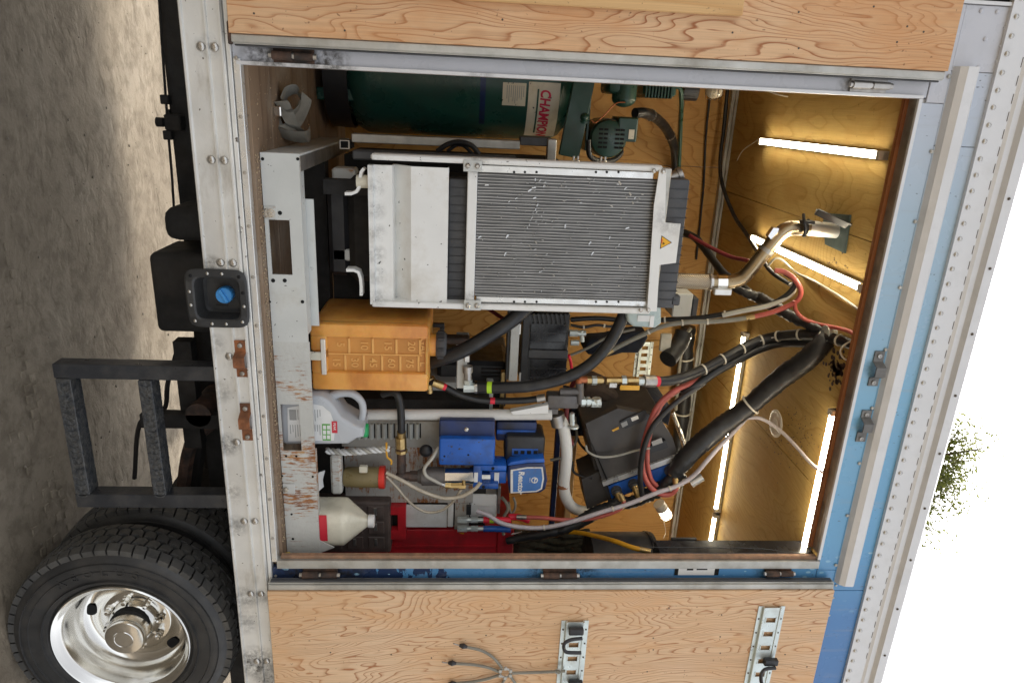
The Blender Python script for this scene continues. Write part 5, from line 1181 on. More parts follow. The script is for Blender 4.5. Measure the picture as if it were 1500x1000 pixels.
hose('pump_tube', [(566, 692, .33), (590, 704, .31), (618, 719, .30), (648, 729, .30), (675, 727, .30), (695, 716, .30), (704, 706, .30)], .0095, 'clear_hose', 'milky clear tube from red-lidded cup to blue clamp')
hose('pump_tube', [(566, 697, .33), (582, 714, .32), (600, 735, .32), (622, 749, .32), (645, 748, .32), (662, 736, .32), (676, 716, .32)], .0065, 'clear_hose', 'lower sagging clear tube below the cup')
hose('pump_tube', [(643, 655, .34), (632, 672, .31), (622, 685, .30), (624, 696, .30), (637, 704, .30), (652, 711, .31)], .0085, 'grey_hose_l', 'pale tube looping from blue cover to brass fitting', ends=((.97, .03, 'bolt'),))
hose('yellow_hose', [(570, 772, .56), (600, 773, .54), (640, 777, .52), (680, 779, .51)], .012, 'yellow_hose', 'yellow air hose lying on the red bin')
hose('yellow_hose', [(800, 780, .5), (840, 779, .42), (870, 784, .30), (900, 792, .18), (925, 801, .12), (946, 806, .10)], .0115, 'yellow_hose', 'yellow air hose crossing the black reel', ends=((.99, .05, 'brass'),))

# ---------------- manifold with brass valve
mn = thing('valve_manifold', 'grey cast manifold with chrome elbow and yellow handled ball valve', 'valve', P(820, 588, .40))
ob('body', MB().box(*[v for v in (P(815, 578, .40).x, P(815, 598, .40).x, .39, .46, P(801, 588, .40).z, P(848, 588, .40).z)], .012, 2), M['cast'], mn, True)
ob('port', MB().cyl(P(820, 573, .40), P(852, 573, .40), .018, n=14), M['cast'], mn, True); ob('port', MB().cyl(P(849, 560, .40), P(849.5, 590, .40), .019, n=14), M['cast'], mn, True); ob('lug', MB().box(*[v for v in (P(812, 598, .40).x, P(812, 607, .40).x, .40, .44, P(806, 600, .40).z, P(818, 600, .40).z)], .003), M['cast'], mn)
ob('nut', MB().cyl(P(851, 588, .40), P(857, 588, .40), .024, n=6).cyl(P(859, 588, .40), P(864, 588, .40), .024, n=6).cyl(P(856, 588, .40), P(866, 588, .40), .017, n=12), M['zinc'], mn)
ob('elbow', MB().cyl(P(866, 590, .40), P(880, 590, .40), .022, n=8).cyl(P(874, 583, .40), P(874, 592, .40), .022, n=8), M['zinc'], mn)
ob('copper_elbow', MB().tube(PP([(849, 566, .40), (848, 556, .40), (852, 556, .40), (860, 556, .40)]), .017, 10, 3), M['copper'], mn, True)
ob('ball_valve', MB().cyl(P(860, 557, .40), P(866, 557, .40), .020, n=6).cyl(P(866, 557, .40), P(884, 557, .40), .014, n=12).cyl(P(868, 557, .40), P(882, 557, .40), .019, n=6).cyl(P(888, 557, .40), P(910, 557, .40), .019, n=8).cyl(P(910, 557, .40), P(918, 557, .40), .022, n=6).cyl(P(919, 557, .40), P(935, 557, .40), .019, n=8), M['brass'], mn)
ob('nut', MB().cyl(P(867, 557, .40), P(874, 557, .40), .022, n=6).cyl(P(910.5, 557, .40), P(917, 557, .40), .0235, n=6).cyl(P(935, 558, .40), P(951, 558, .40), .021, n=14), M['zinc'], mn)
ob('handle', MB().box(*[v for v in (P(915, 564, .37).x, P(915, 571, .37).x, .365, .375, P(908, 567, .37).z, P(937, 567, .37).z)], .004, 2), M['orange_knob'], mn, True)
ob('handle_stub', MB().box(*[v for v in (P(900, 561, .375).x, P(900, 568, .375).x, .372, .39, P(892, 565, .375).z, P(904, 565, .375).z)], .003), M['bolt'], mn)
ob('gauge', MB().cyl(P(838, 605, .40), P(838.5, 622, .40), .012, n=8).lathe([(.010, 0), (.026, .004), (.027, .012), (.020, .016), (0, .016)], P(840, 622, .42), (1, 0, 0), 20), M['zinc'], mn, True)
hose('red_line', [(846, 552, .44), (836, 570, .46), (830, 600, .47), (830, 630, .48), (838, 650, .5)], .012, 'dark_red', 'dark red hose dropping behind the grey manifold')

# ---------------- upper hoses
hose('hydraulic_hose', [(951, 558, .40), (975, 558, .42), (1000, 553, .45), (1030, 541, .50), (1065, 522, .55), (1100, 504, .6), (1130, 494, .6), (1165, 490, .50), (1200, 491, .38), (1230, 498, .25), (1262, 510, .12)], .024, 'hose', 'black hydraulic hose with a red band below the ceiling', n=14, ties=(.3, .38, .46, .55, .63, .72, .82, .9), bands=((.045, 'redband'),), ends=((.0, .06, 'steel'),), print_=.10)
hose('hydraulic_hose', [(1000, 578, .50), (1025, 560, .52), (1050, 543, .54), (1080, 527, .57), (1110, 512, .6), (1140, 503, .6), (1175, 502, .50), (1210, 504, .38), (1240, 510, .25), (1260, 518, .13)], .022, 'hose', 'black hose strapped under the red banded hose', n=14)
hose('red_air_hose', [(1050, 545, .56), (1015, 560, .52), (985, 574, .48), (963, 595, .46), (950, 625, .45), (942, 655, .45), (941, 685, .44), (949, 708, .43), (964, 722, .42), (980, 724, .42), (990, 716, .42), (990, 706, .44)], .0135, 'red_hose', 'red hose hooking down to the right hand connector', ends=((.985, .05, 'brass'),))
hose('red_air_hose', [(1040, 553, .60), (1000, 568, .56), (972, 588, .54), (958, 615, .52), (950, 645, .5), (948, 675, .48), (953, 700, .47), (962, 712, .46)], .0125, 'red_hose', 'second red hose running behind the first', ties=(.45,))
hose('black_air_hose', [(1032, 560, .52), (1005, 578, .48), (980, 598, .44), (958, 622, .42), (945, 650, .41), (939, 680, .41), (938, 705, .41), (941, 728, .42)], .0135, 'hose', 'black hose looping beside the red pair')
hose('hose_sleeve', [(742, 792, .46), (765, 787, .45), (795, 782, .44), (825, 775, .44), (850, 764, .45), (870, 752, .46), (890, 745, .47), (905, 737, .47), (925, 735, .48), (945, 726, .48), (968, 716, .48), (985, 700, .48), (1000, 690, .48)], [.018, .022, .026, .028, .03, .034, .034, .034, .03, .036, .034, .034, .04], 'tarp', 'wrinkled black sleeve carrying hoses below the control box', n=12, sub=8, wob=.16)
hose('hose_sleeve', [(985, 694, .48), (1000, 676, .48), (1020, 655, .49), (1040, 638, .50), (1060, 622, .52), (1085, 604, .52), (1105, 588, .51), (1130, 566, .48), (1155, 546, .44), (1180, 528, .38), (1200, 508, .34), (1216, 488, Yc(1216, 488))], [.040, .047, .050, .051, .050, .046, .046, .050, .051, .050, .046, .040], 'tarp', 'fat black sleeve slanting up to the ceiling', n=16, sub=8, wob=.06, ties=(.52,))
hose('lavender_hose', [(698, 748, .40), (715, 754, .39), (735, 766, .38), (765, 772, .38), (800, 772, .38), (840, 763, .38), (880, 750, .39), (920, 738, .40), (960, 722, .41), (990, 712, .42), (1015, 697, .43), (1035, 675, .43), (1050, 658, .46), (1075, 632, .55), (1092, 613, .60)], .0115, 'lav_hose', 'pale lavender hose sweeping under the control box', ties=(.28, .46, .62))
hose('red_air_hose', [(764, 757, .42), (795, 758, .41), (825, 761, .40), (860, 760, .40), (890, 753, .40), (908, 745, .40), (914, 736, .41), (911, 728, .43)], .0105, 'red_hose', 'red hose running low to the left hand connector', ends=((.0, .05, 'steel'), (.985, .04, 'brass')))
hose('pink_tube', [(1095, 612, .52), (1115, 613, .5), (1140, 628, .45), (1165, 652, .34), (1190, 680, .2), (1218, 700, .09)], .0085, 'lav_hose', 'pinkish clear tube slanting up to the header')
hose('red_line', [(745, 757, .45), (760, 757, .45), (775, 762, .45)], .017, 'redband', 'short red corrugated tail beside the grey hose', ends=())
hose('signal_cable', [(735, 728, .46), (741, 735, .44), (744, 745, .44), (738, 757, .44), (735, 770, .43), (738, 783, .42)], .008, 'grey_hose', 'dark grey cable hanging below the blue motor', 'cable')
hose('signal_cable', [(752, 728, .48), (755, 738, .47), (753, 748, .47), (748, 750, .47), (745, 735, .47)], .006, 'grey_hose', 'thin cable loop below the blue motor', 'cable')
# hoses along the generator top going to the ceiling
hose('coolant_hose', [(836, 468, .75), (870, 466, .75), (905, 468, .74), (940, 470, .70), (980, 468, .66), (1020, 466, .62), (1060, 460, .58), (1100, 452, .55), (1130, 445, .52), (1155, 430, .5), (1165, 412, .5), (1150, 400, .52)], .013, 'hose', 'black hose crossing behind the coolant bottle', ties=(.35, .55), n=10)
hose('coolant_hose', [(888, 518, .62), (905, 508, .62), (935, 493, .62), (970, 478, .60), (1005, 472, .58), (1040, 471, .56), (1075, 468, .54), (1102, 464, .52)], .0115, 'grey_hose', 'brown grey hose strapped beneath the black one', ties=(.35, .55, .7), ends=((.03, .05, 'brass'), (.985, .04, 'brass')))
hose('red_air_hose', [(1102, 464, .52), (1125, 459, .5), (1150, 450, .48), (1168, 440, .46), (1173, 425, .46), (1163, 408, .47), (1148, 398, .49), (1135, 396, .5)], .012, 'red_hose', 'red hose coiled under the ceiling by the exhaust')
hose('red_air_hose', [(1164, 440, .46), (1166, 455, .46), (1178, 467, .44), (1200, 475, .4), (1225, 480, .27), (1246, 486, .16), (1256, 497, .10)], .0095, 'red_hose', 'thin red hose leading to the header')
hose('white_hose', [(1058, 462, .55), (1090, 455, .53), (1125, 448, .51), (1152, 436, .5), (1163, 425, .5), (1158, 415, .51)], .0115, 'grey_hose_l', 'pale grey hose beside the coiled red hose')
hose('hose_sleeve', [(1062, 412, .9), (1090, 428, .85), (1115, 438, .8), (1140, 452, .62), (1165, 466, .53), (1190, 478, .42), (1206, 484, .37)], [.015, .022, .03, .028, .026, .022, .02], 'tarp', 'bunched black sleeve behind the red coil', n=12, sub=8, wob=.22)
hose('dark_red_cable', [(1010, 345, 1.3), (1040, 362, 1.2), (1070, 376, 1.1), (1095, 382, 1.0), (1110, 390, .9)], .011, 'dark_red', 'dark red cable below the ceiling near the exhaust', 'cable')
hose('hose_sleeve', [(1000, 340, 1.5), (1020, 350, 1.4), (1040, 375, 1.25), (1060, 400, 1.1), (1080, 415, 1.0), (1100, 430, .9)], .022, 'hose', 'black hose descending behind the radiator corner', wob=.06)
hose('wall_duct', [(1008, 478, 1.90), (1004, 510, 1.90), (1003, 540, 1.90), (1001, 580, 1.90), (998, 620, 1.90), (992, 660, 1.90), (988, 690, 1.92)], [.05, .056, .055, .054, .05, .048, .045], 'tarp', 'black wrapped duct along the back wall', n=12, sub=8, wob=.08, ties=(.25, .6))
hose('wall_pipe', [(1012, 480, 1.7), (1000, 500, 1.7), (996, 530, 1.7), (993, 560, 1.75), (990, 600, 1.8)], .012, 'grey_hose', 'thin grey hose bending beside the black duct')
wire('lever_rod', [(985, 605, 1.2), (995, 630, 1.15), (1003, 655, 1.1), (1006, 668, 1.1)], .014, 'bolt', 'bare steel rod leaning behind the control box', 'rod')
ob('ceiling_port', MB().cyl(P(1208, 489, .33)+Vector((0, 0, 0)), P(1208, 489, .33)+Vector((0, 0, .12)), .04, n=20), M['zinc'], None, True, 60, 'grey pipe stub in the ceiling where the hoses leave', 'pipe stub')
q = cz_(1136, 620, 3.546); ob('ceiling_vent', MB().lathe([(.075, 0), (.075, .004), (.062, .007), (.058, .004), (.03, .004), (.028, .007), (0, .007)], (q[0], q[1], 3.549), (0, 0, -1), 28), M['endcap'], None, True, 40, 'oval plastic cover on the plywood ceiling', 'cover')

# ---------------- coolant bottle, filter, cloth, track on the back wall
cb = thing('coolant_bottle', 'translucent coolant bottle with white label beside the radiator', 'bottle', P(930, 465, .25))
ob('body', extr(pxz([(917, 450), (920, 472), (928, 479), (960, 481), (969, 474), (969, 447), (950, 446)], .25)[::-1], .25, .36, .012), M['coolant'], cb, True)
bx_('label', 934, 462, 958, 471, .2465, .2495, 'label_white', .0, cb); bx_('label', 952, 463, 958, 479, .2440, .2462, 'white', .0, cb)
ff = thing('air_filter', 'grey filter canister with black rubber elbow', 'filter', P(1000, 460, .9))
bx_('box', 986, 430, 1014, 465, .85, 1.2, 'grey_metal', .006, ff); bx_('band', 1014, 437, 1022, 466, .85, 1.2, 'shroud', .004, ff)
ob('elbow', MB().tube(PP([(1002, 486, 1.0), (997, 500, .98), (990, 512, .94), (978, 526, .88)]), [.048, .048, .046, .05], 16, 5), M['rubber'], ff, True)
ob('clip', MB().cyl(P(1001, 489, 1.0), P(1000, 492, 1.0), .050, n=20), M['chrome'], ff, True)
q = P(982, 492, .9); ob('mount', MB().box(q.x-.01, q.x+.09, .9, .92, q.z-.05, q.z+.01, .004), M['jug_white'], ff)
ob('navy_cloth', extr(pxz([(855, 512), (862, 520), (890, 524), (912, 518), (935, 518), (943, 508), (950, 495), (945, 485), (915, 490), (890, 496), (865, 498)], 1.2)[::-1], 1.2, 1.34, .02), M['navy_cloth'], None, True, 60, 'dark navy cloth hanging behind the hoses', 'cloth')
def etrack(name, xa, xb, zc, Y, label, holes, parent_label=None, hw=.062, vertical=False):
    t = thing(name, label, 'cargo track', ((xa+xb)/2, Y, zc))
    hs_ = [(h, h+.026, zc-.022, zc+.022) for h in holes]
    ob('rail', MB().plate_holes(xa, xb, zc-.034, zc+.034, Y-.014, Y-.011, hs_), M['zinc'], t)
    for s in (-1, 1):
        z0_, z1_ = sorted((zc+s*.0343, zc+s*.042)); ob('rib', MB().box(xa, xb, Y-.018, Y-.0005, z0_, z1_, .001), M['zinc'], t)
        z0_, z1_ = sorted((zc+s*.0423, zc+s*hw)); ob('flange', MB().box(xa, xb, Y-.004, Y-.0005, z0_, z1_, .0005), M['zinc'], t)
    for h in holes:
        for s in (-1, 1): 
            ob('screw', MB().cyl((h+.013, Y-.0055, zc+s*.052), (h+.013, Y-.003, zc+s*.052), .0045, n=8), M['screw'], t)
            z0_, z1_ = sorted((zc+s*.0222, zc+s*.026)); ob('slot_lip', MB().box(h-.002, h+.028, Y-.0165, Y-.0142, z0_, z1_), M['zinc'], t)
    return t
a = P(940, 500, 1.999); etrack('cargo_track', a.x, P(936, 640, 1.999).x, P(940, 545, 1.999).z, 1.999, 'galvanised cargo track on the back plywood wall', [a.x+.03+k*.0508*1.05 for k in range(14)])
YD = -.069
a = P(843, 910, YD-.01); dt1 = etrack('cargo_track', a.x, a.x+.95, a.z, YD, 'lower galvanised cargo track screwed to the open door', [a.x+.035+k*.078 for k in range(11)])
b = P(1132, 889, YD-.01); dt2 = etrack('cargo_track', b.x, b.x+.95, b.z, YD, 'upper galvanised cargo track screwed to the open door', [b.x+.055+k*.078 for k in range(11)])
def hook(cx_, cz_0, label, big=False):
    t = thing('track_hook', label, 'hook', (cx_, YD-.03, cz_0), 'hooks clipped into the door tracks')
    ob('clip', MB().box(cx_-.016, cx_+.016, YD-.045, YD-.0185, cz_0-.032, cz_0+.034, .004), M['blk'], t)
    if big: pts = [(cx_+.018, YD-.05, cz_0+.02), (cx_+.020, YD-.055, cz_0-.03), (cx_+.022, YD-.085, cz_0-.062), (cx_+.045, YD-.12, cz_0-.068), (cx_+.070, YD-.14, cz_0-.04), (cx_+.078, YD-.145, cz_0+.02), (cx_+.078, YD-.145, cz_0+.055)]
    else: pts = [(cx_+.024, YD-.05, cz_0+.028), (cx_+.026, YD-.055, cz_0-.02), (cx_+.03, YD-.07, cz_0-.052), (cx_+.045, YD-.085, cz_0-.058), (cx_+.062, YD-.09, cz_0-.045), (cx_+.066, YD-.09, cz_0-.005), (cx_+.066, YD-.09, cz_0+.02)]
    ob('arm', MB().tube(pts, .008, 8, 6), M['blk'], t, True)
q = P(843, 921, YD-.02); hook(q.x, q.z, 'black hook near the end of the lower door track')
q = P(842, 998, YD-.02); hook(q.x, q.z, 'black hook at the photo edge on the lower track')
q = P(1127, 966, YD-.02); hook(q.x, q.z, 'larger black hook on the upper door track', True)
# four-armed wire spider
sd = thing('cord_spider', 'grey four-armed cord spider hanging from the lower door track', 'cord spider', P(740, 985, YD-.02))
c0 = P(740, 985, YD-.02)
ob('ring', MB().lathe([(.019, 0), (.024, .006), (.029, 0), (.024, -.006), (.019, 0)], c0, (0, -1, 0), 20, caps=False), M['alu_frame'], sd, True)
for k in range(6): a_ = k*1.047; ob('lug', MB().box(c0.x+math.cos(a_)*.027-.008, c0.x+math.cos(a_)*.027+.008, c0.y-.008, c0.y+.006, c0.z+math.sin(a_)*.027-.008, c0.z+math.sin(a_)*.027+.008, .003), M['alu_frame'], sd)
for pts in ([(735, 977, 0), (722, 962, 0), (705, 952, 0), (684, 947, 0)], [(731, 983, 0), (715, 977, 0), (695, 973, 0), (668, 971, 0)], [(731, 988, 0), (712, 994, 0), (690, 998, 0), (668, 1000, 0)], [(740, 993, 0), (728, 1012, 0), (710, 1030, 0)], [(748, 990, 0), (760, 1010, 0), (765, 1040, 0)]):
    pq = [P(x, y, YD-.014) for x, y, _q in pts]; o = ob('arm', MB().tube(pq, .0065, 8, 5), M['grey_hose'], sd, True); d = (pq[-1]-pq[-2]).normalized()
    ob('tip', MB().cyl(pq[-1]-d*.002, pq[-1]+d*.018, .006, .013, n=10).cyl(pq[-1]+d*.018, pq[-1]+d*.036, .013, .006, n=10), M['blk'], o, True); ob('tip_hook', MB().tube([pq[-1]+d*.034, pq[-1]+d*.055, pq[-1]+d*.062+Vector((-.008, -.006, 0))], .003, 6, 3), M['steel'], o, True)
ob('hanger', MB().tube(PP([(750, 985, YD-.02), (785, 984, YD-.02), (810, 983, YD-.025), (828, 982, YD-.03)]), .0065, 8), M['grey_hose'], sd, True)
ob('hanger_eye', MB().lathe([(.010, 0), (.013, .004), (.016, 0), (.013, -.004), (.010, 0)], P(817, 982.5, YD-.03), (0, -1, 0), 16, caps=False), M['alu_frame'], sd, True)

# ---------------- control box: tilted about the depth axis
cbx = thing('control_box', 'large dark grey control box with blue connector strip', 'control box', P(925, 660, .6))
ang = 17
def tilted(x0, y0, x1, y1, ya, yb, b=.004):
    mb = MB(); mb.M = rot_at(P(925, 650, .6), 'Y', -ang); c_ = P(925, 650, .6)
    sc_ = (c_-CAM).dot(_f)/F
    mb.box(c_.x+y0*sc_, c_.x+y1*sc_, ya, yb, c_.z+x0*sc_, c_.z+x1*sc_, b); return mb
ob('case', tilted(-62, -50, 48, 62, .56, .95), M['dark_box'], cbx)
def quadp(name, pts, Y0_, Y1_, m, par): return ob(name, MB().prism(pxz(pts, Y0_)[::-1], Y0_, Y1_), M[m], par)
# front: rim in light steel and blue strip, facing the camera at the right hand end
quadp('rim', [(882, 706), (884, 712), (998, 672), (993, 666)], .50, .56, 'alu_clean', cbx)
quadp('cover', [(858, 620), (868, 660), (883, 706), (993, 666), (985, 640), (965, 610), (905, 598)], .515, .56, 'dark_box', cbx)
quadp('connector_strip', [(891, 712), (896, 731), (990, 694), (984, 678)], .505, .56, 'blue_paint', cbx)
quadp('end_face', [(884, 712), (892, 729), (898, 731), (996, 694), (999, 676), (996, 672)], .53, .57, 'shroud', cbx)
quadp('side_box', [(852, 702), (860, 745), (898, 729), (878, 690)], .54, .75, 'dark_box', cbx)
quadp('seam', [(863, 640), (864, 643), (905, 735), (901, 736)], .508, .512, 'hole', cbx)
for (x, y) in ((903, 718), (928, 708), (981, 688)):
    f0 = P(x, y, .50); o = ob('connector', MB().cyl(f0+Vector((0, .01, 0)), f0+Vector((.004, -.012, 0)), .028, n=20).cyl(f0+Vector((0, -.010, 0)), f0+Vector((.01, -.02, .002)), .020, n=14), M['shroud'], cbx, True)
    ob('plug', MB().cyl(f0+Vector((.0, -.018, 0)), f0+Vector((.05, -.04, .02)), .017, n=12).cyl(f0+Vector((.05, -.04, .02)), f0+Vector((.075, -.05, .03)), .013, n=12), M['brass'], o, True)
quadp('label_bar', [(908, 618), (919, 612), (945, 600), (952, 612), (916, 628)], .505, .514, 'blk', cbx); 
quadp('label', [(909, 620), (918, 616), (920, 622), (912, 626)], .503, .5045, 'grey_print', cbx); quadp('label', [(924, 612), (934, 608), (936, 613), (926, 617)], .503, .5045, 'badge_white', cbx); quadp('marker', [(896, 630), (906, 625), (907, 628), (898, 632)], .511, .5145, 'orange_knob', cbx)
quadp('module', [(949, 655), (975, 645), (979, 655), (953, 664)], .485, .514, 'blk', cbx); quadp('module_label', [(954, 647), (969, 641), (971, 648), (956, 653)], .482, .486, 'grey_print', cbx)
wire('sensor_cable', [(858, 652, .5), (862, 662, .49), (880, 669, .485), (905, 667, .48), (930, 660, .48), (952, 656, .48)], .006, 'grey_hose_l', 'grey twin cable lying across the control box lid')
wire('sensor_cable', [(838, 675, .6), (840, 690, .58), (852, 697, .56), (868, 700, .54)], .007, 'blk', 'black cable entering the side of the control box')
ob('lamp_tube', MB().cyl(P(1012, 708, .47), P(1029, 698, .47), .022, n=16), M['alu_clean'], None, True, 60, 'short bare metal tube beside the black sleeve', 'tube')
# brown bag, black bag
ob('brown_bag', extr(pxz([(852, 575), (858, 590), (870, 600), (890, 606), (920, 600), (918, 592), (900, 575), (880, 566), (862, 564)], .8)[::-1], .8, 1.05, .03), M['brown_cloth'], None, True, 60, 'brown canvas bag slumped behind the manifold', 'bag')
ob('black_bag', extr(pxz([(836, 598), (838, 640), (870, 640), (905, 620), (945, 605), (980, 625), (985, 600), (965, 590), (925, 592), (880, 606)], .85)[::-1], .85, 1.2, .02), M['navy_cloth'], None, True, 60, 'black fabric bag stuffed behind the control box', 'bag')
# plywood shelf behind elbow pipe
ob('wooden_shelf', MB().box(1.75, 2.75, .95, 1.4, P(842, 690, .95).z-.04, P(842, 690, .95).z, .003), M['board'], None, False, 40, 'pale wooden shelf edge behind the bent pipe', 'shelf')
ob('shelf_bracket', MB().box(1.7, 2.6, .9, .94, P(818, 690, .9).z-.03, P(818, 690, .9).z, .003), M['blue_dark'], None, False, 40, 'dark blue rail below the wooden shelf', 'rail')
hose('wall_cable', [(842, 610, .75), (845, 640, .72), (838, 655, .7), (830, 668, .7), (815, 672, .7), (806, 674, .7)], .008, 'grey_hose', 'grey cable loop behind the bent silver pipe', 'cable')
hose('wall_cable', [(840, 625, .8), (850, 650, .78), (865, 664, .75), (875, 667, .7)], .007, 'hose', 'black cable curling behind the bent silver pipe', 'cable')

# ---------------- exhaust
ex = thing('exhaust_pipe', 'bent steel exhaust pipe with braided flex leading to the ceiling', 'exhaust', P(1040, 412, .5))
ob('flex', MB().cyl(P(983, 411, .52), P(1040, 413, .50), .036, n=24), M['braid'], ex, True, label='braided flexible section')
ob('pipe', MB().tube(PP([(1040, 413, .50), (1065, 413, .49), (1085, 408, .48), (1098, 396, .47), (1113, 378, .46), (1130, 357, .46), (1142, 343, .46), (1155, 335, .46), (1172, 334, .46), (1186, 334, .46)]), .033, 18, 6), M['stainless'], ex, True, 60)
ob('outlet', MB().cyl(P(1184, 334, .46), P(1226, 338, .46), .034, n=20), M['alu_clean'], ex, True)
def clampb(p0, p1, r): return MB().cyl(P(*p0), P(*p1), r, n=20)
ob('clamp', clampb((1038, 413, .5), (1042, 413, .5), .041), M['bolt'], ex, True); ob('clamp', clampb((1050, 413, .495), (1064, 413, .49), .036), M['chrome'], ex, True)
ob('clamp_block', MB().box(*[v for v in (P(1056, 422, .46).x, P(1056, 431, .46).x, .44, .47, P(1045, 426, .46).z, P(1070, 426, .46).z)], .003), M['alu_clean'], ex)
ob('clamp', clampb((1120, 369.5, .46), (1124, 364.5, .46), .036), M['steel'], ex, True)
ob('clamp_block', MB().prism(pxz([(1124, 345), (1132, 333), (1140, 334), (1138, 340), (1128, 350)], .44)[::-1], .43, .46), M['chrome'], ex)
ob('u_bolt', MB().tube(PP([(1177, 314, .43), (1178, 324, .40), (1180, 332, .40), (1179, 346, .41)]), .007, 8).tube(PP([(1184, 322, .43), (1183, 330, .41), (1182, 340, .41), (1176, 346, .42)]), .007, 8).box(*[v for v in (P(1176, 322, .43).x, P(1176, 327, .43).x, .40, .44, P(1172, 324, .43).z, P(1190, 324, .43).z)], .003), M['blk'], ex, True)
# ceiling flange and black angle
zt_ = 3.546
q1, q2, q3, q4 = cz_(1207, 312, zt_), cz_(1247, 315, zt_), cz_(1239, 371, zt_), cz_(1210, 358, zt_)
fl = ob('ceiling_flange', MB().prism([q1, q2, q3, q4], zt_-.006, zt_+.001, 'Z'), mat('flange_teal', (.10, .15, .15), .5, .3, .2, 12), None, False, 40, 'dark teal flange plate around the exhaust outlet', 'flange')
mb = MB(); a_, b_ = Vector(P(1196, 310, .42)), Vector(P(1258, 338, .36)); d = (b_-a_).normalized(); u = Vector((0, 0, 1)).cross(d).normalized(); w = d.cross(u)
vs3 = [p+u*s*.02+w*t_*.003 for p in (a_, b_) for s in (-1, 1) for t_ in (-1, 1)]
mb.add(vs3, [(0, 1, 3, 2), (4, 6, 7, 5), (0, 4, 5, 1), (2, 3, 7, 6), (0, 2, 6, 4), (1, 5, 7, 3)])
vs3 = [p+u*.02+u*s*.003+w*(.003+t_*.028) for p in (a_, b_) for s in (-1, 1) for t_ in (0, 1)]
mb.add(vs3, [(0, 1, 3, 2), (4, 6, 7, 5), (0, 4, 5, 1), (2, 3, 7, 6), (0, 2, 6, 4), (1, 5, 7, 3)])
ob('angle_bracket', mb, M['blk'], None, False, 40, 'black angle iron bracket steadying the exhaust at the ceiling', 'bracket')
mb = MB()
for k in range(26):
    q = cz_(random.gauss(1222, 14), random.gauss(385, 14), zt_); r = random.uniform(.002, .006); mb.cyl((q[0], q[1], zt_+.002), (q[0], q[1], zt_+.0035), r, n=6)
for k in range(70):
    q = cz_(random.gauss(1224, 9), random.gauss(540, 13), zt_); r = random.uniform(.004, .016); mb.cyl((q[0], q[1], zt_+.0018), (q[0], q[1], zt_+.0032), r, r*.9, n=7)
for k in range(160):
    q = cz_(random.gauss(1160, 22), random.gauss(640, 22), zt_); r = random.uniform(.001, .004); mb.cyl((q[0], q[1], zt_+.0018), (q[0], q[1], zt_+.0032), r, r, n=5)
ob('resin_spots', mb, flat('resin_spots', (.055, .022, .012), .35), kind='stuff', label='dark resin splashes on the plywood ceiling', cat='stains')

# ---------------- caged work lamp, black cabinet, coil
wl = thing('caged_lamp', 'lit caged work lamp hanging by the right end', 'lamp', P(975, 745, 1.2))
p0, p1 = P(965, 737, 1.0), P(981, 762, 1.0); d = (p1-p0).normalized()
ob('socket', MB().cyl(p0, p0+d*.05, .036, n=20), M['endcap'], wl, True); ob('bulb', MB().sph(p0+d*.085, .030, 16, 12), M['bulb'], wl, True)
u = d.orthogonal().normalized(); w = d.cross(u)
for k in range(5): ob('cage_ring', MB().lathe([(.034-.003*max(0, k-3), -.002), (.037-.003*max(0, k-3), 0), (.034-.003*max(0, k-3), .002), (.031-.003*max(0, k-3), 0), (.034-.003*max(0, k-3), -.002)], p0+d*(.045+k*.017), d, 20, caps=False), M['endcap'], wl, True)
for k in range(6):
    a_ = k*math.pi/3; e = u*math.cos(a_)+w*math.sin(a_); ob('cage_wire', MB().tube([p0+d*.04+e*.036, p0+d*.09+e*.037, p0+d*.118+e*.025, p0+d*.126], .002, 5, 3), M['endcap'], wl, True)
wire('power_cable', [(972, 762, 1.0), (975, 778, 1.0), (972, 788, .98)], .002, 'tie', 'thin cord dropping from the caged work lamp')
bc = thing('black_cabinet', 'glossy black cabinet face filling the right of the doorway', 'cabinet', (2.2, .5, 2.5))
a = px(960, 809, 1196, 812, .10)
ob('side', MB().box(a[0]+.0, a[0]+.35, .095, .20, P(962, 800, .15).z, 3.542, .004), M['blk_gloss'], bc)
ob('cap_strip', MB().box(a[0]-.004, a[0]+.02, .2005, .215, P(985, 781, .2).z, P(1022, 781, .2).z), M['blk'], bc); ob('seam', MB().tube([(a[0]-.001, .14, 2.75), (a[0]-.001, .138, 3.1), (a[0]-.001, .13, 3.3), (a[0]-.001, .10, 3.42)], .0015, 5, 4), M['shroud'], bc)
dm = thing('hose_drum', 'black round drum below the glossy cabinet', 'drum', P(900, 800, .45)); a = px(866, 792, 958, 812, .30)
ob('shell', MB().cyl((a[0]+.20, .32, a[2]), (a[0]+.20, .32, a[3]+.01), .20, n=36), M['blk'], dm, True); ob('lip', MB().cyl((a[0]+.20, .32, a[3]-.02), (a[0]+.20, .32, a[3]-.008), .205, n=36), M['blk_gloss'], dm, True)
cl = thing('corrugated_coil', 'coil of dirty olive corrugated hose above the red bin', 'hose coil', P(800, 795, .6))
for k in range(4):
    pts = []
    for j in range(9): pts.append(P(752+j*14, 781+k*9+2.0*math.sin(j*1.3+k), .62+.02*math.sin(j+k)))
    ob('turn', MB().tube(pts, [.022+.004*(i % 2) for i in range(9)], 10, 5, True, .12), M['camo'], cl, True)
ob('paper_tag', ribbon(PP([(750, 781, .4), (757, 780, .4), (764, 778, .4)]), .012, (.2, .6)), M['label_white'], None, True, 60, 'small white paper tag tied below the hoses', 'tag')

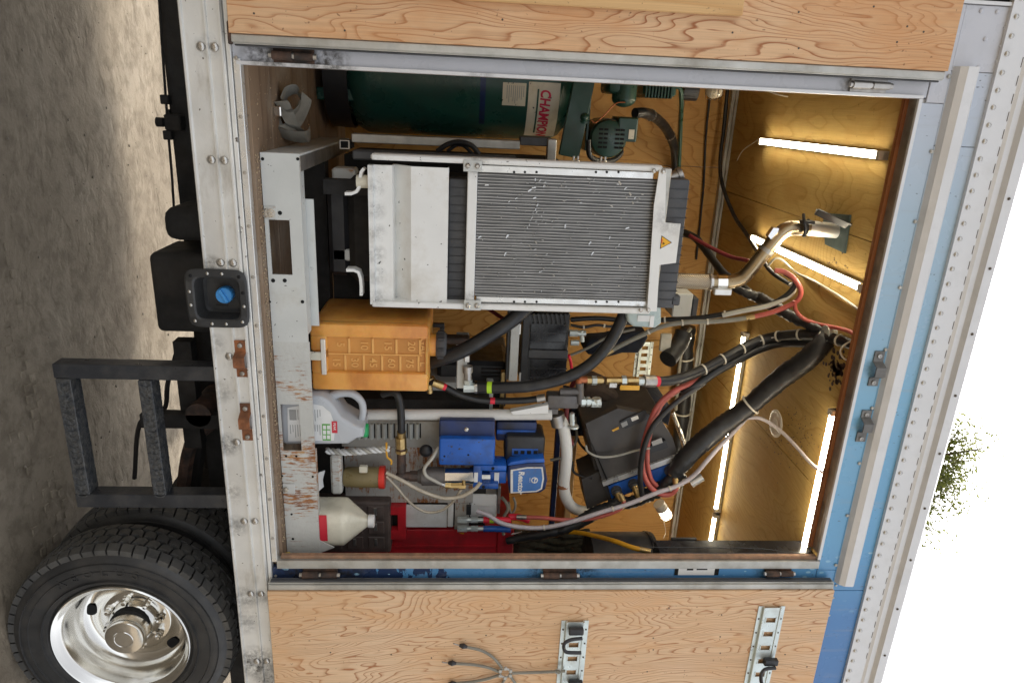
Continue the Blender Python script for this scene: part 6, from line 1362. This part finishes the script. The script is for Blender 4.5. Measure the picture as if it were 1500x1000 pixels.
# ================================================================ TREE beyond the roof
tr = thing('birch_tree', 'leafy green tree rising behind the truck roof', 'tree', (9.8, 14.0, GZ))
ob('trunk', MB().tube([(9.8, 14, GZ-.2), (9.75, 14.05, 4), (9.9, 14, 8.5), (9.7, 14.1, 12.5), (9.6, 14, 15.2)], [.24, .2, .15, .08, .03], 10, 4), M['bark'], tr, True)
limbs = [(( 9.8, 14, 8), (8.6, 13.6, 11.2), (7.9, 13.5, 13.6)), ((9.85, 14, 8.5), (11, 14.3, 11.5), (11.9, 14.3, 13.6)), ((9.75, 14, 10.5), (9.1, 14.8, 13), (8.6, 15, 15.1)), ((9.7, 14, 11.5), (10.6, 13.4, 13.7), (11.2, 13.2, 15.0)), ((9.7, 14, 12.5), (9.0, 13.4, 14.5), (8.6, 13.2, 15.8)), ((9.65, 14, 13.5), (9.9, 14.4, 15), (10.1, 14.6, 15.9)), ((9.8, 14, 7), (10.6, 12.8, 9.5), (11.1, 12.4, 11)), ((9.8, 14, 7.5), (8.7, 15, 10), (8.2, 15.5, 11.5))]
limbs += [((9.7, 14, 12.5), (9.2, 14.1, 14.5), (8.75, 14.0, 16.1)), ((9.7, 14, 12.5), (10.3, 14, 14.4), (10.6, 13.9, 15.7)), ((9.7, 14, 11.5), (10.8, 14.2, 13.8), (11.3, 14.1, 15.3)), ((9.7, 14, 13), (9.9, 13.8, 14.8), (9.9, 13.9, 16.1))]
tips = []
limbs = [tuple((x*.98-(.25 if z > 11 else 0), y, z-(.1 if z > 13 else 0)) for x, y, z in L_) for L_ in limbs]
for L_ in limbs:
    ob('limb', MB().tube(L_, [.09, .05, .015], 6, 4), M['bark'], tr, True); a_, b_, c_ = map(Vector, L_)
    for k in range(34):
        f_ = random.uniform(.35, 1.0); q = a_.lerp(b_, f_*2) if f_ < .5 else b_.lerp(c_, (f_-.5)*2); tips.append(q+Vector((random.gauss(0, .36), random.gauss(0, .4), random.gauss(.05, .32))))
mb = MB(); mb2 = MB()
for c_ in tips:
    rr_ = random.uniform(.2, .42)
    if random.random() < .6: mb2.cyl(c_, c_+Vector((random.uniform(-.6, .6), random.uniform(-.5, .5), -random.uniform(.2, .9))), .008, n=4)
    for k in range(int(62*rr_/.4)):
        p = c_+Vector((random.gauss(0, rr_*.6), random.gauss(0, rr_*.6), random.gauss(0, rr_*.5))); s_ = random.uniform(.045, .085)
        u = Vector((random.uniform(-1, 1), random.uniform(-1, 1), random.uniform(-1, 1))).normalized(); w = u.orthogonal().normalized(); 
        mb.add([p-u*s_, p+w*s_*.55, p+u*s_, p-w*s_*.55], [(0, 1, 2, 3)])
ob('crown', mb, M['leaf'], tr); ob('twigs', mb2, M['bark'], tr, kind='stuff')
